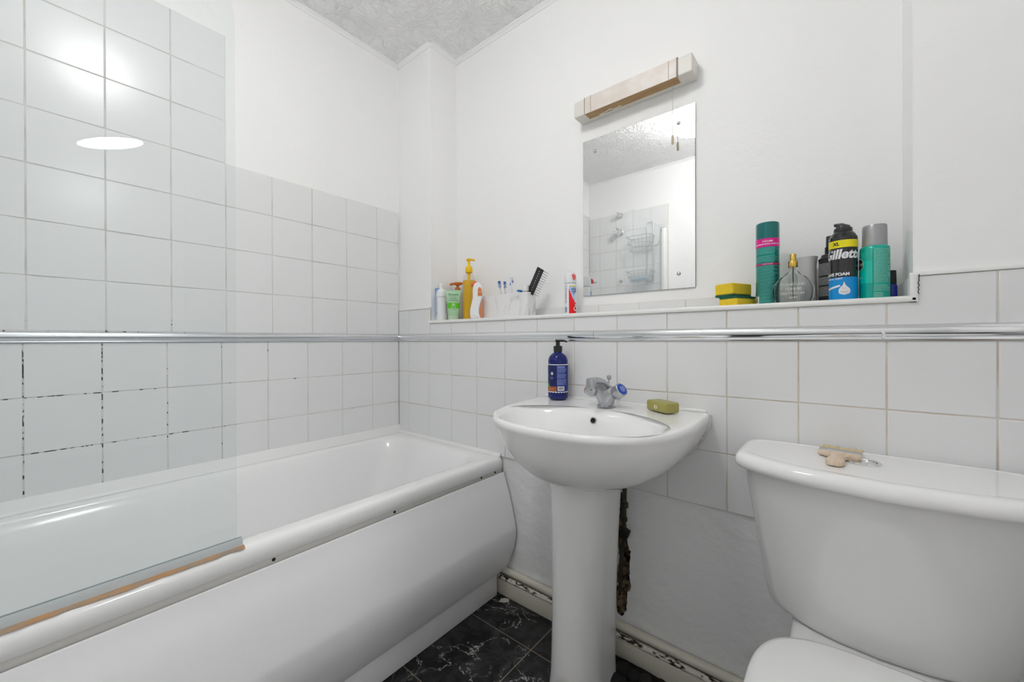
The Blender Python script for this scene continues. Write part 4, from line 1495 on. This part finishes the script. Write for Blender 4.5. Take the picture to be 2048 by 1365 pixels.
ctext(bm, 'STRIPE', .0065, r2, fa + .60, .088, 4, bold=.0003)
small_lines(bm, r2, fa + .35, fa + .85, .076, .084, 2, 4, 31)
small_lines(bm, r1, fa - 1.15, fa - .55, .045, .110, 16, 4, 32)
cpatch(bm, r1, fa - 1.2, fa - .6, .012, .034, 5)
for i in range(9):
    cpatch(bm, r2, fa - 1.16, fa - .64, .014 + .0021 * i, .0150 + .0021 * i, 4, k=3)
obj('label', bm, [mat('toothpaste_red', (.78, .004, .006), .3), mat('label_pale', (.42, .58, .82), .35), mat('label_yellow', (.80, .68, .08), .4), M['white'], M['navy'], mat('code_pale', (.62, .66, .80), .5)], t, local=True)

# sponges
M['sponge'] = mat('yellow_sponge', (.84, .60, .035), .95, bump=(260, .003, .8))
M['scour'] = mat('green_scourer', (.02, .13, .085), .95, bump=(320, .004, 1))
K = Vector((1.452, .030, 0)); ul = Vector((.43, .905, 0)); uw = Vector((-.905, .43, 0))
def sponge(name, label, K, z0, foam_h, pad_first, l=.080, w=.053, tilt=0):
    t = thing(name, label, 'sponge', (K.x, K.y, z0), math.atan2(ul.y, ul.x))
    ph = .0055
    f0, p0 = (ph, 0) if pad_first else (0, foam_h)
    bm = BM()
    def sr(i, z, waist=0):
        pts = rrect(i, l - i, i, w - i, .004, z, 4)
        return [(x, y + (waist * math.sin(PI * x / l) ** 2 if y < w / 2 else -waist * math.sin(PI * x / l) ** 2), zz) for x, y, zz in pts]
    loft(bm, [sr(.002, f0), sr(.0, f0 + .002, .001), sr(.0, f0 + foam_h * .5, .004), sr(0, f0 + foam_h - .002, .001), sr(.002, f0 + foam_h)])
    obj('foam', bm, M['sponge'], t, local=True)
    bm = BM()
    loft(bm, [sr(.0005, p0), sr(0, p0 + .001), sr(0, p0 + ph - .001), sr(.0005, p0 + ph)])
    rr = random.Random(13)
    for v in bm.verts:
        v.co += Vector((rr.uniform(-.0006, .0006), rr.uniform(-.0006, .0006), 0))
    obj('scourer', bm, M['scour'], t, local=True)
    return t
sponge('sponge', 'yellow and green scourer sponge, lower of the stacked pair', Vector((1.464, .026, 0)), Z0, .0225, False)
sponge('sponge', 'yellow and green scourer sponge, upper of the stacked pair', Vector((1.453, .030, 0)), Z0 + .0282, .0300, True)

# hairspray can
px, py = 1.527, .072
fa = facing((px, py))
t = put('spray_can', 'tall teal spray can with a pink band right of the sponges', 'spray can', px, py)
M['teal_metal'] = mat('teal_metallic', (.0, .27, .23), .22, .55, coat=.4)
R = .0262
bm = BM(); lathe(bm, [(.0245, 0), (.0262, .0025), (.0262, .172)], k=48)
obj('can_body', bm, M['teal_metal'], t, local=True)
bm = BM(); lathe(bm, refine([(.0258, .1725), (.0262, .1735), (.0262, .209), (.0250, .2135), (.0215, .2155), (.004, .2165)], 2), k=48)
obj('cap', bm, mat('cap_teal', (.0, .15, .145), .2, .5, coat=.5), t, local=True)
bm = BM()
r1, r2 = R + .0003, R + .0006
cpatch(bm, r1, fa - 1.7, fa + 1.7, .1505, .1725, 0)
cpatch(bm, r1, fa - 1.7, fa + 1.7, .1035, .1085, 1)
ctext(bm, 'VOLUME', .0062, r2, fa, .1645, 2, bold=.0001)
ctext(bm, 'MAXIMUM HOLD HAIRSPRAY', .0047, r2, fa, .1575, 2, bold=.0001)
ctext(bm, 'HOW TO USE', .0035, r2, fa, .1060, 2)
for z0, z1, rows_, sd in ((.131, .148, 5, 41), (.111, .127, 5, 42), (.006, .101, 28, 43)):
    small_lines(bm, r1, fa - 1.1, fa + 1.0, z0, z1, rows_, 3, sd, .28)
cpatch(bm, r1, fa - 1.5, fa - .78, .003, .024, 2)
rr = random.Random(14)
for i in range(7):
    cpatch(bm, r2, fa - 1.42, fa - .92, .005 + .0026 * i, .0062 + .0026 * i + .0006 * rr.random(), 4, k=4)
obj('label', bm, [mat('hot_pink', (.72, .0, .26), .3), mat('deep_pink', (.48, .01, .14), .35), M['white'], mat('pale_teal_print', (.20, .50, .45), .5), M['black_m']], t, local=True)

# perfume flask
px, py = 1.583, .046
fa = facing((px, py))
t = put('perfume_bottle', 'round clear glass perfume bottle with a gold spray top', 'perfume', px, py, fa + PI / 2)
M['perfume_glass'] = mat('perfume_glass', (.97, .985, .98), .0, trans=1.0, ior=1.22)
prof_f = [(.024, .0), (.035, .004), (.0405, .014), (.0425, .028), (.0415, .041), (.0365, .054), (.0265, .065), (.0170, .0725), (.0120, .0790), (.0105, .085), (.0105, .092)]
half = [(p.x, p.y) for p in smooth_path([(x, z, 0) for x, z in prof_f], 5)]
bm = BM()
rings = []
for (hw, z) in half:
    dpt = min(.0135, hw * .95) if z > .06 else .0135 * min(1, .75 + z / .05)
    rings.append([(hw * math.copysign(abs(math.cos(a)) ** .7, math.cos(a)), dpt * math.copysign(abs(math.sin(a)) ** .7, math.sin(a)), z) for a in [2 * PI * i / 56 for i in range(56)]])
loft(bm, rings)
fl = obj('flask', bm, M['perfume_glass'], t, local=True, angle=60)
bm = BM()
rings = []
for (hw, z) in half:
    if z < .004 or hw < .011: continue
    dpt = (min(.0135, hw * .95) if z > .06 else .0135) - .004
    w = hw - .004
    rings.append([(w * math.copysign(abs(math.cos(a)) ** .7, math.cos(a)), dpt * math.copysign(abs(math.sin(a)) ** .7, math.sin(a)), z) for a in [2 * PI * i / 56 for i in range(56)]])
loft(bm, rings)
bmesh.ops.reverse_faces(bm, faces=bm.faces)
obj('flask_hollow', bm, M['perfume_glass'], fl, local=True, angle=60)
bm = BM(); tube(bm, [(0, 0, .012), (0, 0, .091)], .0010, 8)
obj('dip_tube', bm, mat('dip_tube', (.75, .75, .72), .4), fl, local=True)
bm = BM()
def ff(u, v):
    return (u, -.0142, v)
for txt, z, s_ in (('POUR UNE', .047, .010), ('FEMME', .0355, .011), ('DE PARFUM', .025, .0085), ('EAU', .0145, .008)):
    add_text(bm, txt, s_, lambda u, v, zz=z: ff(u, zz + v), 0)
obj('embossed_lettering', bm, mat('frosted_mark', (.72, .73, .73), .35), fl, local=True, smooth=False)
M['gold'] = mat('gold', (.72, .47, .12), .2, 1)
bm = BM(); lathe(bm, [(.0090, .0900), (.0098, .0915), (.0098, .1050), (.0088, .1065), (.0064, .107), (.0064, .1215), (.0056, .1235), (.002, .1238)], k=32)
obj('spray_top', bm, M['gold'], t, local=True)

# grey-white cup behind the perfume
t = put('beaker', 'plain pale grey beaker behind the perfume bottle', 'cup', 1.6075, .122)
bm = BM(); lathe(bm, refine([(.0195, 0), (.0215, .003), (.0205, .04), (.0195, .075), (.0202, .105), (.0225, .121), (.0228, .1235), (.0215, .1235), (.0195, .110), (.018, .08), (.018, .01)], 3), k=44)
obj('beaker_body', bm, mat('pale_grey', (.66, .66, .66), .4), t, local=True)

# black bottle
px, py = 1.6560, .115
fa = facing((px, py))
t = put('bottle', 'black ribbed-print bottle standing behind the shaving foam can', 'bottle', px, py)
R = .0245
bm = BM(); lathe(bm, [(.0235, 0), (.0245, .002), (.0245, .1085), (.0255, .1095), (.0258, .1125), (.0225, .1150), (.0195, .1195), (.0190, .123), (.012, .1255), (.0115, .126)], k=44)
obj('bottle_body', bm, M['black_m'], t, local=True)
bm = BM(); lathe(bm, [(.0115, .1255), (.0125, .127), (.0125, .142), (.0105, .143), (.0100, .168), (.0090, .1695), (.002, .170)], k=32)
obj('cap', bm, M['black'], t, local=True)
bm = BM()
for z0, z1, rw, sd in ((.070, .100, 10, 51), (.046, .066, 7, 52), (.018, .042, 8, 53)):
    small_lines(bm, R + .0003, fa - 1.3, fa + 1.2, z0, z1, rw, 0, sd, .5)
obj('label', bm, mat('grey_print', (.42, .42, .43), .5), t, local=True)

# shaving foam can
px, py = 1.678, .050
fa = facing((px, py))
t = put('shaving_foam_can', 'black and blue shaving foam can with a yellow XL band', 'spray can', px, py)
R = .0262
bm = BM(); lathe(bm, refine([(.0250, 0), (.0262, .002), (.0262, .060), (.0262, .139), (.0250, .149), (.0205, .1585), (.0165, .162)], 4), k=52)
obj('can_body', bm, mat('can_black', (.012, .012, .013), .16, .2, coat=.6), t, local=True, angle=60)
bm = BM(); lathe(bm, [(.0165, .1615), (.0172, .163), (.0168, .1700), (.0140, .1715), (.0125, .1760), (.0090, .1775), (.002, .178)], k=40)
q = Matrix.Rotation(fa + PI + .9, 4, 'Z')
bm2 = BM()
tube(bm2, smooth_path([(-.006, 0, .1740), (.004, 0, .1790), (.013, 0, .1805), (.0165, 0, .1800)], 4), [.005] * 5 + [.0042] * 4 + [.0036] * 4, 12)
transform(bm2, Matrix.Rotation(fa - PI / 2 - .2, 4, 'Z'))
me_t = bpy.data.meshes.new('tmp'); bm2.to_mesh(me_t); bm2.free(); bm.from_mesh(me_t); bpy.data.meshes.remove(me_t)
obj('nozzle_cap', bm, mat('nozzle_dark', (.035, .035, .038), .35), t, local=True)
bm = BM()
r1, r2, r3 = R + .0003, R + .0006, R + .0009
cpatch(bm, r1, fa - 1.75, fa + 1.75, .1225, .1395, 0)
ctext(bm, 'XL', .0105, r2, fa - .50, .1308, 1, shear=.1, bold=.0004, sx=1.05)
ctext(bm, 'Gillette', .0290, r2, fa - .05, .1065, 2, shear=.22, bold=.0011, sx=.93)
up = bm
bm = BM()
ctext(bm, 'SHAVE FOAM', .0095, r2, fa - .62, .0610, 2, bold=.0004)
cpatch(bm, r1, fa - 1.75, fa + 1.75, .001, .0545, 3)
ctext(bm, 'ORIGINAL SCENT', .0050, r2, fa - .75, .0512, 2, bold=.0001)
swirl = [(-.40, .0205), (-.30, .0155), (0, .0138), (.30, .0155), (.42, .0205), (.40, .0260), (.30, .0300), (.18, .0325), (.08, .0365), (.0, .0445), (-.06, .0400), (-.12, .0350), (-.26, .0315), (-.38, .0265)]
for off, mi, scl in ((r2, 2, 1.0),):
    cpoly(bm, off, [(fa + .08 + a * scl, z) for a, z in swirl], mi)
cpoly(bm, r3, [(fa - .26, .0200), (fa + .08, .0185), (fa + .40, .0205), (fa + .30, .0222), (fa + .05, .0208), (fa - .20, .0222)], 4)
cpoly(bm, r3, [(fa - .10, .0290), (fa + .10, .0275), (fa + .26, .0288), (fa + .20, .0298), (fa + .06, .0290), (fa - .05, .0302)], 4)
cpoly(bm, r2, [(fa - 1.3, .0255), (fa - .35, .0320), (fa - .18, .0335), (fa - .20, .0372), (fa - .40, .0362), (fa - 1.3, .0305)], 2)
foam_mats = [mat('foam_yellow', (.85, .74, .005), .3), M['black_m'], mat('label_silver', (.80, .80, .82), .3), mat('foam_blue', (.0, .27, .68), .25), mat('swirl_shade', (.62, .62, .68), .4)]
obj('band', up, foam_mats, t, local=True)
obj('label', bm, foam_mats, t, local=True)

# teal deodorant with grey cap
px, py = 1.7325, .058
fa = facing((px, py))
t = put('deodorant_can', 'sea-green deodorant can with a grey cap near the right end', 'spray can', px, py)
R = .0260
M['sea'] = mat('sea_green', (.0, .43, .33), .25, .1, coat=.4)
bm = BM(); lathe(bm, [(.0248, 0), (.0260, .002), (.0260, .1150), (.0250, .1190), (.0222, .1215)], k=52)
obj('can_body', bm, M['sea'], t, local=True)
bm = BM(); lathe(bm, [(.0210, .1205), (.0218, .1215), (.0212, .165), (.0200, .1685), (.004, .1695)], k=48)
obj('cap', bm, mat('cap_grey', (.36, .36, .37), .32, .3), t, local=True)
bm = BM()
r1, r2, r3 = R + .0003, R + .0006, R + .0009
cpatch(bm, r1, fa - 1.6, fa - .10, .038, .088, 0)
cpoly(bm, r2, [(fa - 1.20 + .46 * math.cos(2 * PI * i / 28), .0815 + .0145 * math.sin(2 * PI * i / 28)) for i in range(28)], 1)
cpoly(bm, r2 + .00015, [(fa - 1.20 + .40 * math.cos(2 * PI * i / 28), .0815 + .0126 * math.sin(2 * PI * i / 28)) for i in range(28)], 2)
ctext(bm, 'Brut', .0125, r3, fa - 1.16, .082, 1, shear=.2, bold=.0003)
cpatch(bm, r2, fa - .12, fa - .09, .003, .113, 3, k=1)
small_lines(bm, r1, fa - .04, fa + 1.25, .036, .112, 26, 1, 61, .42)
small_lines(bm, r1, fa - .04, fa + 1.25, .018, .033, 5, 1, 62, .42)
small_lines(bm, r1, fa - .04, fa + .6, .005, .016, 3, 1, 63, .6)
cpoly(bm, r2, [(fa - 1.3, .049), (fa - .75, .051), (fa - 1.3, .054)], 1)
obj('label', bm, [mat('bright_sea', (.0, .55, .42), .25, coat=.4), mat('pale_print', (.26, .56, .47), .5), M['black_m'], mat('deep_sea', (.0, .22, .17), .4)], t, local=True)

# small blue bottle with black cap
t = put('small_bottle', 'small blue bottle with a black cap at the right end of the ledge', 'bottle', 1.7625, .085)
bm = BM(); lathe(bm, refine([(.0088, 0), (.0098, .002), (.0098, .030), (.0085, .035), (.0070, .037)], 2), k=32)
obj('bottle_body', bm, mat('royal_blue', (.004, .012, .30), .15, coat=.5), t, local=True)
bm = BM(); lathe(bm, [(.0082, .0365), (.0085, .038), (.0078, .066), (.0070, .0675), (.002, .068)], k=32)
obj('cap', bm, M['black'], t, local=True)

# ---------------------------------------------------------------- shower end, seen in the mirror
t = thing('shower_bracket', 'chrome shower head bracket high on the shower wall, seen in the mirror', 'bracket', (.29, YE, 2.0))
bm = BM(); lathe(bm, [(.022, 0), (.022, .006), (.014, .010), (.012, .04), (.016, .045), (.016, .06), (.010, .064)], k=28); transform(bm, Matrix.Rotation(-PI / 2, 4, 'X'))
obj('bracket_arm', bm, M['chrome'], t, local=True)
t = thing('shower_valve', 'chrome shower valve with a faceted knob on the shower wall, seen in the mirror', 'shower valve', (.285, YE, 1.86))
bm = BM(); lathe(bm, [(.030, 0), (.030, .006), (.020, .012), (.018, .045), (.012, .05)], k=28); transform(bm, Matrix.Rotation(-PI / 2, 4, 'X'))
obj('valve_body', bm, M['chrome'], t, local=True)
bm = BM(); lathe(bm, [(.022, .045), (.028, .05), (.026, .075), (.018, .08)], k=8); transform(bm, Matrix.Rotation(-PI / 2, 4, 'X'))
obj('knob', bm, M['chrome'], t, local=True)
t = thing('pipe_stub', 'small dark pipe stub low on the shower wall, seen in the mirror', 'pipe', (.294, YE, 1.457))
bm = BM(); lathe(bm, [(.010, 0), (.010, .02), (.007, .022)], k=20); transform(bm, Matrix.Rotation(-PI / 2, 4, 'X'))
obj('stub', bm, M['steel'], t, local=True)
t = thing('wall_hook', 'black and chrome hook clip on the shower wall beside the screen, seen in the mirror', 'hook', (.640, YE, 1.825))
bm = BM(); box(bm, -.014, .014, 0, .022, -.016, .016, .004)
obj('clip', bm, M['black'], t, local=True)
bm = BM(); cyl(bm, (0, .018, 0), (0, .034, .004), .008, k=16)
obj('hook_knob', bm, M['chrome'], t, local=True)
cad = thing('shower_caddy', 'two-tier wire shower caddy hanging on the shower wall, seen in the mirror', 'shower caddy', (.47, YE + .02, 1.40))
M['wire'] = mat('wire', (.62, .64, .66), .3, .8)
bm = BM()
for x in (.515, .565):
    tube(bm, smooth_path([(x, YE + .012, 1.42), (x, YE + .012, 1.88)], 3), .003, 8)
tube(bm, smooth_path([(.515, YE + .012, 1.88), (.520, YE + .012, 1.897), (.56, YE + .012, 1.897), (.565, YE + .012, 1.88)], 4), .003, 8)
for x in (.53, .60):
    tube(bm, smooth_path([(x - .02, YE + .02, 1.705), (x + .01, YE + .05, 1.70), (x + .035, YE + .08, 1.73)], 5), .0028, 8)
obj('frame', bm, M['wire'], cad)
for z0, z1 in ((1.675, 1.785), (1.43, 1.51)):
    bm = BM()
    def bring(i, z):
        return [(.385 + i, YE + .012, z), (.575 - i, YE + .012, z), (.575 - i, YE + .115 - i, z), (.385 + i, YE + .115 - i, z)]
    for i, z in ((0, z1), (.012, (z0 + z1) / 2), (.02, z0)):
        p = bring(i, z)
        for a, b_ in zip(p, p[1:] + p[:1]):
            cyl(bm, a, b_, .0024, k=8)
    pt, pb = bring(0, z1), bring(.02, z0)
    for e in range(4):
        A0, A1, B0, B1 = Vector(pt[e]), Vector(pt[(e + 1) % 4]), Vector(pb[e]), Vector(pb[(e + 1) % 4])
        for s in range(6 if e % 2 == 0 else 4):
            f = s / (6 if e % 2 == 0 else 4)
            cyl(bm, A0.lerp(A1, f), B0.lerp(B1, f), .0016, k=6)
    for s in range(1, 6):
        f = s / 6
        cyl(bm, Vector(pb[0]).lerp(Vector(pb[1]), f), Vector(pb[3]).lerp(Vector(pb[2]), f), .0016, k=6)
    obj('basket', bm, M['wire'], cad)
bm = BM(); box(bm, .41, .55, YE + .035, YE + .090, 1.4335, 1.462, .012, 3)
tag(obj('sponge_pad', bm, mat('pale_blue_pad', (.45, .60, .68), .8)), 'pale blue pad in the lower basket of the wire caddy', 'sponge')
